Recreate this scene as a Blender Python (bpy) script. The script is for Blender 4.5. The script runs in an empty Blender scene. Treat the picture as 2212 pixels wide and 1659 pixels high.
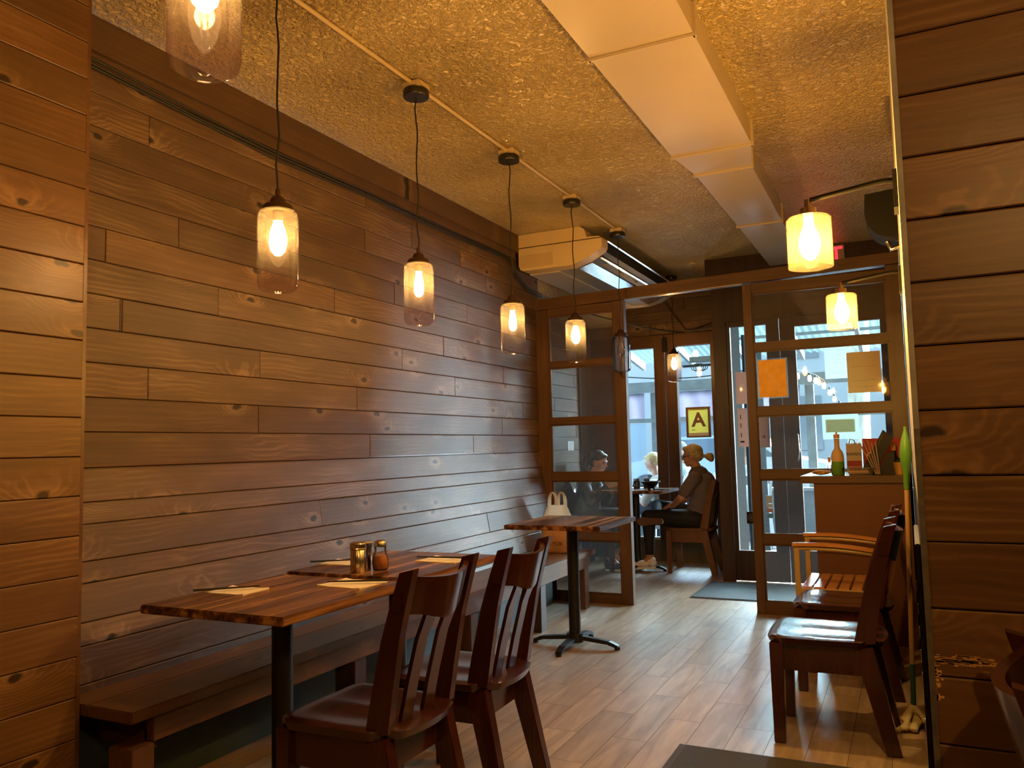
import bpy, bmesh, math, random
from math import sin, cos, pi, radians, sqrt
from mathutils import Vector, Matrix, Euler
random.seed(7)
C = bpy.context.scene.collection
S = bpy.context.scene

# ------------------------------------------------------------------ camera
cam_d = bpy.data.cameras.new('camera'); cam = bpy.data.objects.new('camera', cam_d); C.objects.link(cam); S.camera = cam
FPX, YAW, PITCH, ROLL = 1743.6, radians(26.01), radians(4.543), radians(-1.385)
cam_d.sensor_fit = 'HORIZONTAL'; cam_d.sensor_width = 36.0; cam_d.lens = 36.0 * FPX / 2212
cam_d.clip_start = 0.05; cam_d.clip_end = 200
fw = Vector((-sin(YAW) * cos(PITCH), cos(YAW) * cos(PITCH), sin(PITCH)))
r0 = Vector((cos(YAW), sin(YAW), 0)); u0 = r0.cross(fw)
rr = cos(ROLL) * r0 + sin(ROLL) * u0; uu = -sin(ROLL) * r0 + cos(ROLL) * u0
mw = Matrix.Identity(4)
for i in range(3):
    mw[i][0] = rr[i]; mw[i][1] = uu[i]; mw[i][2] = -fw[i]
mw[0][3], mw[1][3], mw[2][3] = 0.0, 0.0, 1.28
cam.matrix_world = mw

# ------------------------------------------------------------------ world, exposure
W = bpy.data.worlds.new('world'); S.world = W; W.use_nodes = True
bg = W.node_tree.nodes['Background']
SKY = 3.4
bg.inputs[0].default_value = (0.66, 0.86, 1.0, 1); bg.inputs[1].default_value = SKY
S.view_settings.view_transform = 'Standard'; S.view_settings.look = 'None'
S.view_settings.exposure = 0.16; S.view_settings.gamma = 1.0; S.view_settings.use_curve_mapping = False
S.cycles.max_bounces = 10; S.cycles.transparent_max_bounces = 24; S.cycles.diffuse_bounces = 5; S.cycles.glossy_bounces = 4
S.cycles.sample_clamp_indirect = 6.0; S.cycles.use_denoising = True
S.cycles.adaptive_threshold = 0.02; S.cycles.caustics_reflective = False; S.cycles.caustics_refractive = False
sun_d = bpy.data.lights.new('daylight', 'SUN'); sun_d.energy = 185.0; sun_d.angle = radians(84); sun_d.color = (0.80, 0.93, 1.0)
sun = bpy.data.objects.new('daylight', sun_d); C.objects.link(sun); sun.rotation_euler = Vector((-0.70, -1.0, -0.42)).to_track_quat('-Z', 'Y').to_euler(); sun.location = (0, 20, 12)
WARM = (1.0, 0.60, 0.165)
PEND_W = 17.0
SCONCE_W = 42.0

# ------------------------------------------------------------------ materials
MATS = {}
def newmat(name):
    m = bpy.data.materials.new(name); m.use_nodes = True; m.node_tree.nodes.clear(); MATS[name] = m
    return m, m.node_tree.nodes, m.node_tree.links
def out(nt, sh):
    o = nt.nodes.new('ShaderNodeOutputMaterial'); nt.links.new(sh, o.inputs[0])
def L4(c): return (c[0], c[1], c[2], 1.0)
def pbr(name, col, rough=0.5, metal=0.0, spec=0.5, bump=0.0, bscale=200, var=0.0, vscale=8, coat=0.0, trans=0.0):
    m, n, l = newmat(name)
    b = n.new('ShaderNodeBsdfPrincipled'); b.inputs['Base Color'].default_value = L4(col)
    b.inputs['Roughness'].default_value = rough; b.inputs['Metallic'].default_value = metal
    b.inputs['Specular IOR Level'].default_value = spec; b.inputs['Coat Weight'].default_value = coat
    tc = n.new('ShaderNodeTexCoord')
    if var:
        nz = n.new('ShaderNodeTexNoise'); nz.inputs['Scale'].default_value = vscale; nz.inputs['Detail'].default_value = 4
        l.new(tc.outputs['Object'], nz.inputs['Vector'])
        rp = n.new('ShaderNodeValToRGB'); rp.color_ramp.elements[0].position = 0.3; rp.color_ramp.elements[1].position = 0.7
        rp.color_ramp.elements[0].color = L4([c * (1 - var) for c in col]); rp.color_ramp.elements[1].color = L4([min(1, c * (1 + var)) for c in col])
        l.new(nz.outputs[0], rp.inputs[0]); l.new(rp.outputs[0], b.inputs['Base Color'])
    if bump:
        nb = n.new('ShaderNodeTexNoise'); nb.inputs['Scale'].default_value = bscale; nb.inputs['Detail'].default_value = 3
        l.new(tc.outputs['Object'], nb.inputs['Vector'])
        bp = n.new('ShaderNodeBump'); bp.inputs['Strength'].default_value = bump; bp.inputs['Distance'].default_value = 0.003
        l.new(nb.outputs[0], bp.inputs['Height']); l.new(bp.outputs[0], b.inputs['Normal'])
    out(m.node_tree, b.outputs[0]); return m
def emis(name, col, strength, see=0.0):
    m, n, l = newmat(name)
    e = n.new('ShaderNodeEmission'); e.inputs[0].default_value = L4(col); e.inputs[1].default_value = strength
    if see:
        t = n.new('ShaderNodeBsdfTransparent'); a = n.new('ShaderNodeAddShader')
        l.new(e.outputs[0], a.inputs[0]); l.new(t.outputs[0], a.inputs[1]); out(m.node_tree, a.outputs[0])
    else: out(m.node_tree, e.outputs[0])
    return m
def glass(name, tint=(1, 1, 1), haze=0.02, hazecol=(0.8, 0.8, 0.8), refl=1.0, rough=0.02, ior=1.45):
    m, n, l = newmat(name)
    t = n.new('ShaderNodeBsdfTransparent'); t.inputs[0].default_value = L4(tint)
    g = n.new('ShaderNodeBsdfGlossy'); g.inputs['Roughness'].default_value = rough
    f = n.new('ShaderNodeFresnel'); f.inputs[0].default_value = ior
    mu = n.new('ShaderNodeMath'); mu.operation = 'MULTIPLY'; mu.inputs[1].default_value = refl
    l.new(f.outputs[0], mu.inputs[0])
    d = n.new('ShaderNodeBsdfDiffuse'); d.inputs[0].default_value = L4(hazecol)
    tr = n.new('ShaderNodeBsdfTranslucent'); tr.inputs[0].default_value = L4(hazecol)
    dm = n.new('ShaderNodeMixShader'); dm.inputs[0].default_value = 0.6; l.new(d.outputs[0], dm.inputs[1]); l.new(tr.outputs[0], dm.inputs[2])
    m1 = n.new('ShaderNodeMixShader'); m1.inputs[0].default_value = haze; l.new(t.outputs[0], m1.inputs[1]); l.new(dm.outputs[0], m1.inputs[2])
    m2 = n.new('ShaderNodeMixShader'); l.new(mu.outputs[0], m2.inputs[0]); l.new(m1.outputs[0], m2.inputs[1]); l.new(g.outputs[0], m2.inputs[2])
    out(m.node_tree, m2.outputs[0]); return m
def wood(name, cols, rough=0.5, uv=False, axis=0, fine=9.0, alng=1.2, knots=True, tone=False, bump=0.25, contrast=1.0, spec=0.4, stripes=0.0, coat=0.0, ring=0.05):
    """procedural timber: grain runs along `axis` of object space (or along u of the UV map)"""
    m, n, l = newmat(name)
    def math_(op, a, b=None, clamp=False):
        k = n.new('ShaderNodeMath'); k.operation = op; k.use_clamp = clamp
        for i, v in enumerate((a, b)):
            if v is None: continue
            if isinstance(v, (int, float)): k.inputs[i].default_value = v
            else: l.new(v, k.inputs[i])
        return k.outputs[0]
    tc = n.new('ShaderNodeTexCoord'); src = tc.outputs['UV'] if uv else tc.outputs['Object']
    sx = n.new('ShaderNodeSeparateXYZ'); l.new(src, sx.inputs[0])
    order = {0: (0, 1, 2), 1: (1, 0, 2), 2: (2, 0, 1)}[axis]
    U, V, T = (sx.outputs[i] for i in order)
    def vec(su, sv, st):
        c = n.new('ShaderNodeCombineXYZ'); l.new(math_('MULTIPLY', U, su), c.inputs[0]); l.new(math_('MULTIPLY', V, sv), c.inputs[1])
        l.new(math_('MULTIPLY', T, st), c.inputs[2]); return c.outputs[0]
    def noise(v, sc, det, dist=0.0):
        k = n.new('ShaderNodeTexNoise'); k.inputs['Scale'].default_value = sc; k.inputs['Detail'].default_value = det
        k.inputs['Distortion'].default_value = dist; l.new(v, k.inputs['Vector']); return k.outputs[0]
    warp = noise(vec(1.6, 5, 5), 1.0, 3, 0.3)
    big = noise(vec(2.2, 6, 6), 1.0, 4, 0.6)
    streak = noise(vec(alng * 1.5, fine * 7, fine * 7), 1.0, 5)
    phase = math_('MULTIPLY', V, fine * 30); phase = math_('ADD', phase, math_('MULTIPLY', T, fine * 10))
    phase = math_('ADD', phase, math_('MULTIPLY', warp, 34.0))
    kd = None
    if knots:
        vo = n.new('ShaderNodeTexVoronoi'); vo.inputs['Scale'].default_value = 1.0; vo.inputs['Randomness'].default_value = 1.0; vo.voronoi_dimensions = '2D'
        vs = n.new('ShaderNodeVectorMath'); vs.operation = 'ADD'; l.new(vec(2.3, 4.5, 4.5), vs.inputs[0])
        nv = n.new('ShaderNodeTexNoise'); nv.inputs['Scale'].default_value = 18; l.new(src, nv.inputs['Vector'])
        sc = n.new('ShaderNodeVectorMath'); sc.operation = 'SCALE'; sc.inputs['Scale'].default_value = 0.12; l.new(nv.outputs['Color'], sc.inputs[0])
        l.new(sc.outputs[0], vs.inputs[1]); l.new(vs.outputs[0], vo.inputs['Vector'])
        rs = n.new('ShaderNodeSeparateColor'); l.new(vo.outputs['Color'], rs.inputs[0])
        on = math_('GREATER_THAN', rs.outputs[0], 0.50)
        dist = vo.outputs['Distance']
        kd = math_('MULTIPLY', math_('SUBTRACT', 1.0, math_('MULTIPLY', dist, 2.2), True), on)     # broad field
        halo = math_('MULTIPLY', math_('SUBTRACT', 1.0, math_('MULTIPLY', dist, 4.2), True), on)
        core = math_('MULTIPLY', math_('SUBTRACT', 1.0, math_('MULTIPLY', math_('SUBTRACT', dist, 0.045), 30.0), True), on)
        phase = math_('ADD', phase, math_('MULTIPLY', kd, 34.0))
    rings = math_('ADD', math_('MULTIPLY', math_('SINE', phase), 0.5), 0.5)
    rings = math_('POWER', rings, 2.5); rmask = noise(vec(1.1, 3.0, 3.0), 1.0, 2); rmask = math_('MULTIPLY', math_('SUBTRACT', rmask, 0.40), 4.0, True)
    if knots: rmask = math_('ADD', rmask, kd, True)
    rings = math_('MULTIPLY', rings, rmask)
    fac = math_('ADD', math_('MULTIPLY', streak, 0.36), math_('ADD', math_('MULTIPLY', rings, ring), math_('MULTIPLY', big, 0.50)))
    fac = math_('ADD', math_('MULTIPLY', math_('SUBTRACT', fac, 0.47), 1.75 * contrast), 0.5, True)
    if stripes:
        st = noise(vec(0.9, 26, 26), 1.0, 2); st = math_('MULTIPLY', math_('SUBTRACT', st, 0.5), stripes * 4.0)
        fac = math_('ADD', fac, st, True)
    if knots: fac = math_('ADD', fac, math_('MULTIPLY', halo, 0.50), True)
    rp = n.new('ShaderNodeValToRGB'); cr = rp.color_ramp; cr.elements[0].color = L4(cols[0]); cr.elements[1].color = L4(cols[2])
    e = cr.elements.new(0.5); e.color = L4(cols[1]); l.new(fac, rp.inputs[0]); col = rp.outputs[0]
    def mixc(f, a, b, mode='MIX'):
        k = n.new('ShaderNodeMix'); k.data_type = 'RGBA'; k.blend_type = mode
        for i, v in ((0, f), (6, a), (7, b)):
            if isinstance(v, (int, float)): k.inputs[i].default_value = v
            elif isinstance(v, tuple): k.inputs[i].default_value = v
            else: l.new(v, k.inputs[i])
        return k.outputs[2]
    if knots: col = mixc(math_('MULTIPLY', core, 0.95, True), col, L4([c * 0.35 for c in cols[0]]))
    if tone:
        at = n.new('ShaderNodeAttribute'); at.attribute_name = 'tone'; col = mixc(1.0, col, at.outputs['Color'], 'MULTIPLY')
    b = n.new('ShaderNodeBsdfPrincipled'); l.new(col, b.inputs['Base Color']); b.inputs['Roughness'].default_value = rough
    b.inputs['Specular IOR Level'].default_value = spec; b.inputs['Coat Weight'].default_value = coat; b.inputs['Coat Roughness'].default_value = 0.12
    if bump:
        bp = n.new('ShaderNodeBump'); bp.inputs['Strength'].default_value = bump; bp.inputs['Distance'].default_value = 0.0015
        l.new(math_('ADD', streak, math_('MULTIPLY', rings, 0.15)), bp.inputs['Height']); l.new(bp.outputs[0], b.inputs['Normal'])
    out(m.node_tree, b.outputs[0]); return m

def stucco():
    m, n, l = newmat('stucco')
    tc = n.new('ShaderNodeTexCoord')
    a = n.new('ShaderNodeTexNoise'); a.inputs['Scale'].default_value = 34; a.inputs['Detail'].default_value = 4; a.inputs['Distortion'].default_value = 1.6
    v = n.new('ShaderNodeTexVoronoi'); v.inputs['Scale'].default_value = 42; v.feature = 'SMOOTH_F1'
    big = n.new('ShaderNodeTexNoise'); big.inputs['Scale'].default_value = 1.7; big.inputs['Detail'].default_value = 3
    for k in (a, v, big): l.new(tc.outputs['Object'], k.inputs['Vector'])
    mp = n.new('ShaderNodeMapRange'); mp.inputs[1].default_value = 0.42; mp.inputs[2].default_value = 0.62; l.new(a.outputs[0], mp.inputs[0])
    ad = n.new('ShaderNodeMath'); ad.operation = 'ADD'; l.new(mp.outputs[0], ad.inputs[0]); l.new(v.outputs['Distance'], ad.inputs[1])
    bp = n.new('ShaderNodeBump'); bp.inputs['Strength'].default_value = 1.0; bp.inputs['Distance'].default_value = 0.014; l.new(ad.outputs[0], bp.inputs['Height'])
    rp = n.new('ShaderNodeValToRGB'); rp.color_ramp.elements[0].position = 0.35; rp.color_ramp.elements[1].position = 0.65
    rp.color_ramp.elements[0].color = (0.56, 0.415, 0.175, 1); rp.color_ramp.elements[1].color = (0.70, 0.535, 0.255, 1); l.new(big.outputs[0], rp.inputs[0])
    b = n.new('ShaderNodeBsdfPrincipled'); l.new(rp.outputs[0], b.inputs['Base Color']); b.inputs['Roughness'].default_value = 0.27
    b.inputs['Specular IOR Level'].default_value = 0.7; l.new(bp.outputs[0], b.inputs['Normal']); out(m.node_tree, b.outputs[0]); return m

BOARD = wood('stained_pine', [(0.052, 0.030, 0.017), (0.110, 0.064, 0.035), (0.22, 0.140, 0.080)], rough=0.52, uv=True, tone=True, ring=0.16)
PIERW = wood('pier_pine', [(0.075, 0.036, 0.014), (0.138, 0.068, 0.025), (0.24, 0.132, 0.054)], rough=0.40, uv=True, tone=True, ring=0.15)
FRAMEW = wood('frame_wood', [(0.048, 0.023, 0.011), (0.098, 0.049, 0.023), (0.17, 0.090, 0.044)], rough=0.38, axis=2, knots=False)
FASCW = wood('fascia_wood', [(0.045, 0.024, 0.013), (0.085, 0.046, 0.024), (0.14, 0.080, 0.043)], rough=0.5, axis=1, knots=True)
RAILW = wood('rail_wood', [(0.048, 0.023, 0.011), (0.098, 0.049, 0.023), (0.17, 0.090, 0.044)], rough=0.38, axis=0, knots=False)
DARKW = wood('dark_wood', [(0.028, 0.013, 0.008), (0.055, 0.026, 0.015), (0.10, 0.05, 0.028)], rough=0.38, axis=2, knots=False)
MAHOG = wood('mahogany', [(0.022, 0.0045, 0.003), (0.042, 0.0095, 0.006), (0.072, 0.019, 0.010)], rough=0.20, axis=2, knots=False, bump=0.05, spec=0.5, coat=0.35)
MAHOGX = wood('mahogany_seat', [(0.022, 0.005, 0.003), (0.042, 0.010, 0.006), (0.072, 0.020, 0.010)], rough=0.26, axis=0, knots=False, bump=0.04, spec=0.5, coat=0.3)
OAKY = wood('chair_oak', [(0.10, 0.042, 0.018), (0.19, 0.085, 0.035), (0.30, 0.15, 0.065)], rough=0.30, axis=2, knots=False, bump=0.1)
TABLEW = wood('table_planks', [(0.035, 0.013, 0.006), (0.15, 0.062, 0.022), (0.38, 0.19, 0.075)], rough=0.26, axis=1, knots=False, stripes=0.8, bump=0.3, spec=0.5)
BENCHW = wood('bench_wood', [(0.060, 0.026, 0.012), (0.12, 0.056, 0.025), (0.22, 0.11, 0.05)], rough=0.32, axis=1, knots=True, bump=0.2)
ARMW = wood('arm_wood', [(0.30, 0.12, 0.04), (0.45, 0.20, 0.07), (0.6, 0.3, 0.12)], rough=0.3, axis=0, knots=False, bump=0.1)
BARK = wood('bark', [(0.20, 0.19, 0.16), (0.42, 0.40, 0.34), (0.7, 0.68, 0.6)], rough=0.9, axis=2, knots=False, fine=3, bump=1.0)
STUC = stucco()
def floor_mat():
    m, n, l = newmat('floor_planks')
    tc = n.new('ShaderNodeTexCoord'); at = n.new('ShaderNodeAttribute'); at.attribute_name = 'tone'
    mp = n.new('ShaderNodeMapping'); mp.inputs['Scale'].default_value = (1.3, 9, 9); l.new(tc.outputs['UV'], mp.inputs[0])
    nz = n.new('ShaderNodeTexNoise'); nz.inputs['Scale'].default_value = 2.0; nz.inputs['Detail'].default_value = 6; nz.inputs['Distortion'].default_value = 0.8; l.new(mp.outputs[0], nz.inputs['Vector'])
    rp = n.new('ShaderNodeValToRGB'); rp.color_ramp.elements[0].position = 0.3; rp.color_ramp.elements[1].position = 0.72
    rp.color_ramp.elements[0].color = (0.21, 0.130, 0.076, 1); rp.color_ramp.elements[1].color = (0.39, 0.27, 0.178, 1); l.new(nz.outputs[0], rp.inputs[0])
    mx = n.new('ShaderNodeMix'); mx.data_type = 'RGBA'; mx.blend_type = 'MULTIPLY'; mx.inputs[0].default_value = 1; l.new(rp.outputs[0], mx.inputs[6]); l.new(at.outputs['Color'], mx.inputs[7])
    b = n.new('ShaderNodeBsdfPrincipled'); l.new(mx.outputs[2], b.inputs['Base Color']); b.inputs['Roughness'].default_value = 0.40; b.inputs['Specular IOR Level'].default_value = 0.55; b.inputs['Coat Weight'].default_value = 0.25; b.inputs['Coat Roughness'].default_value = 0.32
    bp = n.new('ShaderNodeBump'); bp.inputs['Strength'].default_value = 0.25; bp.inputs['Distance'].default_value = 0.002; l.new(nz.outputs[0], bp.inputs['Height']); l.new(bp.outputs[0], b.inputs['Normal'])
    out(m.node_tree, b.outputs[0]); return m
FLOORM = floor_mat()
GROOVE = pbr('groove', (0.015, 0.010, 0.007), 0.9)
GROUT = pbr('grout', (0.05, 0.035, 0.025), 0.8)
DUCTM = pbr('duct_paint', (0.53, 0.44, 0.34), 0.30, spec=0.6, bump=0.06, bscale=9, var=0.04, vscale=3)
CREAM = pbr('cream_plastic', (0.66, 0.50, 0.27), 0.42, var=0.03)
GREYPL = pbr('grey_plastic', (0.36, 0.35, 0.34), 0.25, spec=0.7)
BLACKM = pbr('black_metal', (0.010, 0.009, 0.009), 0.42, metal=0.0, spec=0.35)
BLACKP = pbr('black_plastic', (0.010, 0.009, 0.009), 0.5, spec=0.3)
BRONZE = pbr('bronze', (0.09, 0.05, 0.025), 0.35, metal=0.8)
CANOPY = pbr('canopy_black', (0.012, 0.012, 0.011), 0.28, spec=0.7)
STEEL = pbr('steel', (0.62, 0.52, 0.38), 0.22, metal=1.0)
CHROME = pbr('chrome', (0.75, 0.72, 0.68), 0.15, metal=1.0)
CORD = pbr('cord_black', (0.010, 0.008, 0.007), 0.7)
CABLE = pbr('cable_rubber', (0.015, 0.015, 0.014), 0.6)
PAINTED = pbr('painted_pipe', (0.60, 0.46, 0.25), 0.4)
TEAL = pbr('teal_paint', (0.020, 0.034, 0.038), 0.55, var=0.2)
MATF = pbr('rubber_mat', (0.028, 0.030, 0.032), 0.75, bump=0.8, bscale=350)
MATB = pbr('brown_mat', (0.030, 0.022, 0.016), 0.8, bump=0.8, bscale=300)
MATE = pbr('mat_rim', (0.045, 0.036, 0.030), 0.5)
PAPERW = pbr('white_paper', (0.75, 0.76, 0.80), 0.8)
PAPERN = pbr('napkin_paper', (0.78, 0.70, 0.58), 0.9)
PAPERY = pbr('tan_paper', (0.70, 0.40, 0.14), 0.8, var=0.05)
PAPERO = pbr('orange_paper', (0.95, 0.48, 0.06), 0.75, var=0.12, vscale=20)
WHITEMARK = pbr('white_paint_mark', (0.9, 0.72, 0.42), 0.6)
PENCIL = pbr('pencil_mark', (0.22, 0.22, 0.26), 0.8)
PENCIL2 = pbr('faded_print', (0.40, 0.26, 0.12), 0.8)
WALLGREY = pbr('grey_paint', (0.42, 0.40, 0.38), 0.5, var=0.3, vscale=6)
GOLDM = pbr('gold_metal_paint', (0.38, 0.25, 0.10), 0.35, spec=0.6)
PANEG = glass('pane_glass', (0.97, 0.98, 0.97), haze=0.012, refl=1.0)
WINDG = glass('window_glass', (0.88, 0.95, 0.98), haze=0.0015, hazecol=(0.8, 0.9, 1), refl=0.6)
def jar_mat(name, haze):
    m, n, l = newmat(name)
    tc = n.new('ShaderNodeTexCoord'); sx = n.new('ShaderNodeSeparateXYZ'); l.new(tc.outputs['Object'], sx.inputs[0])
    mr = n.new('ShaderNodeMapRange'); mr.inputs[1].default_value = -0.24; mr.inputs[2].default_value = -0.06; mr.inputs[3].default_value = haze * 0.12; mr.inputs[4].default_value = haze; l.new(sx.outputs[2], mr.inputs[0])
    t = n.new('ShaderNodeBsdfTransparent'); t.inputs[0].default_value = (0.80, 0.69, 0.70, 1)
    lw = n.new('ShaderNodeLayerWeight'); lw.inputs[0].default_value = 0.28
    g = n.new('ShaderNodeBsdfGlossy'); g.inputs['Roughness'].default_value = 0.05
    mu = n.new('ShaderNodeMath'); mu.operation = 'MULTIPLY'; mu.inputs[1].default_value = 0.22; l.new(lw.outputs['Fresnel'], mu.inputs[0])
    d = n.new('ShaderNodeBsdfDiffuse'); d.inputs[0].default_value = (0.9, 0.8, 0.65, 1); tr = n.new('ShaderNodeBsdfTranslucent'); tr.inputs[0].default_value = (0.9, 0.8, 0.65, 1)
    dm = n.new('ShaderNodeMixShader'); l.new(d.outputs[0], dm.inputs[1]); l.new(tr.outputs[0], dm.inputs[2])
    m1 = n.new('ShaderNodeMixShader'); l.new(mr.outputs[0], m1.inputs[0]); l.new(t.outputs[0], m1.inputs[1]); l.new(dm.outputs[0], m1.inputs[2])
    m2 = n.new('ShaderNodeMixShader'); l.new(mu.outputs[0], m2.inputs[0]); l.new(m1.outputs[0], m2.inputs[1]); l.new(g.outputs[0], m2.inputs[2])
    out(m.node_tree, m2.outputs[0]); return m
JARG = jar_mat('smoked_jar_glass', 0.032)
JARC = glass('clear_jar_glass', (0.93, 0.90, 0.90), haze=0.05, hazecol=(0.85, 0.85, 0.9), refl=1.2, rough=0.04)
FROSTG = glass('sconce_glass', (1.0, 0.90, 0.72), haze=0.016, hazecol=(1.0, 0.84, 0.62), refl=0.25)
BULBM = emis('bulb_glow', (1.0, 0.66, 0.26), 14.0, see=1)
BULBOFF = glass('bulb_clear', (0.95, 0.9, 0.86), haze=0.05, refl=1.0)
FILM = emis('filament', (1.0, 0.72, 0.34), 60.0)
REDEM = emis('exit_red', (1.0, 0.02, 0.03), 3.0)
STRBULB = emis('string_bulb_glow', (1.0, 0.72, 0.35), 14.0)

# ------------------------------------------------------------------ mesh helpers
def ring_bridge(bm, a, b, closed=True):
    k = len(a)
    for i in range(k if closed else k - 1):
        j = (i + 1) % k
        try: bm.faces.new((a[i], a[j], b[j], b[i]))
        except ValueError: pass
class MB:
    def __init__(s): s.bm = bmesh.new()
    def box(s, x0, x1, y0, y1, z0, z1, bev=0.0, rot=None, piv=None):
        vs = [s.bm.verts.new((x, y, z)) for x in (x0, x1) for y in (y0, y1) for z in (z0, z1)]
        f = [(0, 1, 3, 2), (4, 6, 7, 5), (0, 4, 5, 1), (2, 3, 7, 6), (0, 2, 6, 4), (1, 5, 7, 3)]
        fs = [s.bm.faces.new([vs[i] for i in q]) for q in f]
        if bev:
            es = list({e for q in fs for e in q.edges})
            r = bmesh.ops.bevel(s.bm, geom=es, offset=bev, segments=2, affect='EDGES', clamp_overlap=True)
            vs = list({v for q in r['faces'] for v in q.verts} | {v for v in vs if v.is_valid})
        if rot is not None:
            bmesh.ops.rotate(s.bm, cent=piv if piv is not None else ((x0 + x1) / 2, (y0 + y1) / 2, (z0 + z1) / 2), matrix=rot, verts=vs)
        return s
    def bar(s, a, b, wa, wb=None, up=(0, 0, 1), bev=0.0):
        """rectangular bar from a to b; wa=(w,h) at a, wb at b; w lies across `up`, h along it"""
        a, b = Vector(a), Vector(b); wb = wb or wa; d = (b - a).normalized(); up = Vector(up)
        if abs(d.dot(up)) > 0.98: up = Vector((0, 1, 0)) if abs(d.y) < 0.9 else Vector((1, 0, 0))
        sd = d.cross(up).normalized(); u2 = sd.cross(d).normalized()
        R = []
        for p, w in ((a, wa), (b, wb)):
            R.append([s.bm.verts.new(p + sd * w[0] / 2 * i + u2 * w[1] / 2 * j) for i, j in ((-1, -1), (1, -1), (1, 1), (-1, 1))])
        ring_bridge(s.bm, R[0], R[1]); f1 = s.bm.faces.new(R[0][::-1]); f2 = s.bm.faces.new(R[1])
        if bev:
            es = list({e for v in R[0] + R[1] for e in v.link_edges}); bmesh.ops.bevel(s.bm, geom=es, offset=bev, segments=2, affect='EDGES', clamp_overlap=True)
        return s
    def tube(s, pts, r, seg=10, caps=True, smooth=True):
        pts = [Vector(p) for p in pts]; n = len(pts); rad = r if isinstance(r, (list, tuple)) else [r] * n
        up = None; rings = []
        for i, p in enumerate(pts):
            d = (pts[min(i + 1, n - 1)] - pts[max(i - 1, 0)]).normalized()
            if up is None: up = Vector((0, 0, 1)) if abs(d.z) < 0.9 else Vector((1, 0, 0))
            a = d.cross(up)
            if a.length < 1e-4: a = d.orthogonal()
            a.normalize(); up = a.cross(d).normalized()
            rings.append([s.bm.verts.new(p + (a * cos(2 * pi * k / seg) + up * sin(2 * pi * k / seg)) * rad[i]) for k in range(seg)])
        for i in range(n - 1): ring_bridge(s.bm, rings[i], rings[i + 1])
        if caps: s.bm.faces.new(rings[0][::-1]); s.bm.faces.new(rings[-1])
        return s
    def lathe(s, prof, cx=0, cy=0, seg=28, cz=0, sy=1.0):
        """prof: list of (r, z)"""
        rings = []
        for r, z in prof:
            if r < 1e-5: rings.append([s.bm.verts.new((cx, cy, cz + z))])
            else: rings.append([s.bm.verts.new((cx + r * cos(2 * pi * k / seg), cy + r * sin(2 * pi * k / seg) * sy, cz + z)) for k in range(seg)])
        for a, b in zip(rings, rings[1:]):
            if len(a) == 1 and len(b) > 1:
                for k in range(seg): s.bm.faces.new((a[0], b[k], b[(k + 1) % seg]))
            elif len(b) == 1 and len(a) > 1:
                for k in range(seg): s.bm.faces.new((b[0], a[(k + 1) % seg], a[k]))
            elif len(a) > 1: ring_bridge(s.bm, a, b)
        return s
    def cyl(s, x, y, z0, z1, r, r2=None, seg=24):
        return s.lathe([(0, z0), (r, z0), (r2 or r, z1), (0, z1)], x, y, seg)
    def ell(s, c, r, seg=20, rot=None):
        res = bmesh.ops.create_uvsphere(s.bm, u_segments=seg, v_segments=max(8, seg // 2), radius=1.0)
        vs = res['verts']
        for v in vs: v.co = Vector((v.co.x * r[0], v.co.y * r[1], v.co.z * r[2]))
        if rot is not None: bmesh.ops.rotate(s.bm, cent=(0, 0, 0), matrix=rot, verts=vs)
        bmesh.ops.translate(s.bm, vec=Vector(c), verts=vs); return s
    def prism(s, poly, a, b, axis='z'):
        """extrude 2-D polygon between a and b along axis; poly coords are the two other axes in order"""
        def P(p, t):
            return {'z': (p[0], p[1], t), 'y': (p[0], t, p[1]), 'x': (t, p[0], p[1])}[axis]
        A = [s.bm.verts.new(P(p, a)) for p in poly]; B = [s.bm.verts.new(P(p, b)) for p in poly]
        ring_bridge(s.bm, A, B); s.bm.faces.new(A[::-1]); s.bm.faces.new(B); return s
    def limb(s, pts, rads, seg=14):
        """closed tapered limb with round ends, for remeshing"""
        pts = [Vector(p) for p in pts]
        for p, r in zip(pts, rads): s.ell(p, (r, r, r), seg)
        for i in range(len(pts) - 1): s.tube([pts[i], pts[i + 1]], [rads[i], rads[i + 1]], seg)
        return s
    def xf(s, M): bmesh.ops.transform(s.bm, matrix=M, verts=s.bm.verts); return s
    def build(s, name, mat, parent=None, smooth=False, weld=False):
        if weld: bmesh.ops.remove_doubles(s.bm, verts=s.bm.verts, dist=1e-5)
        bmesh.ops.recalc_face_normals(s.bm, faces=s.bm.faces)
        me = bpy.data.meshes.new(name); s.bm.to_mesh(me); s.bm.free()
        for m in (mat if isinstance(mat, (list, tuple)) else [mat]): me.materials.append(m)
        if smooth:
            for p in me.polygons: p.use_smooth = True
            if smooth != 'all':
                try: me.set_sharp_from_angle(angle=radians(40))
                except Exception: pass
        o = bpy.data.objects.new(name, me); C.objects.link(o)
        if parent is not None: o.parent = parent
        return o
def remesh(o, vox=0.008, it=4, f=0.6):
    m = o.modifiers.new('r', 'REMESH'); m.mode = 'VOXEL'; m.voxel_size = vox; m.use_smooth_shade = True
    s_ = o.modifiers.new('s', 'SMOOTH'); s_.iterations = it; s_.factor = f
    bpy.context.view_layer.update()
    dg = bpy.context.evaluated_depsgraph_get(); me = bpy.data.meshes.new_from_object(o.evaluated_get(dg))
    o.modifiers.clear(); old = o.data; mats = [m for m in old.materials]; nm = old.name; o.data = me
    if not me.materials:
        for k in mats: me.materials.append(k)
    bpy.data.meshes.remove(old); me.name = nm
    for p in me.polygons: p.use_smooth = True
    return o
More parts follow.
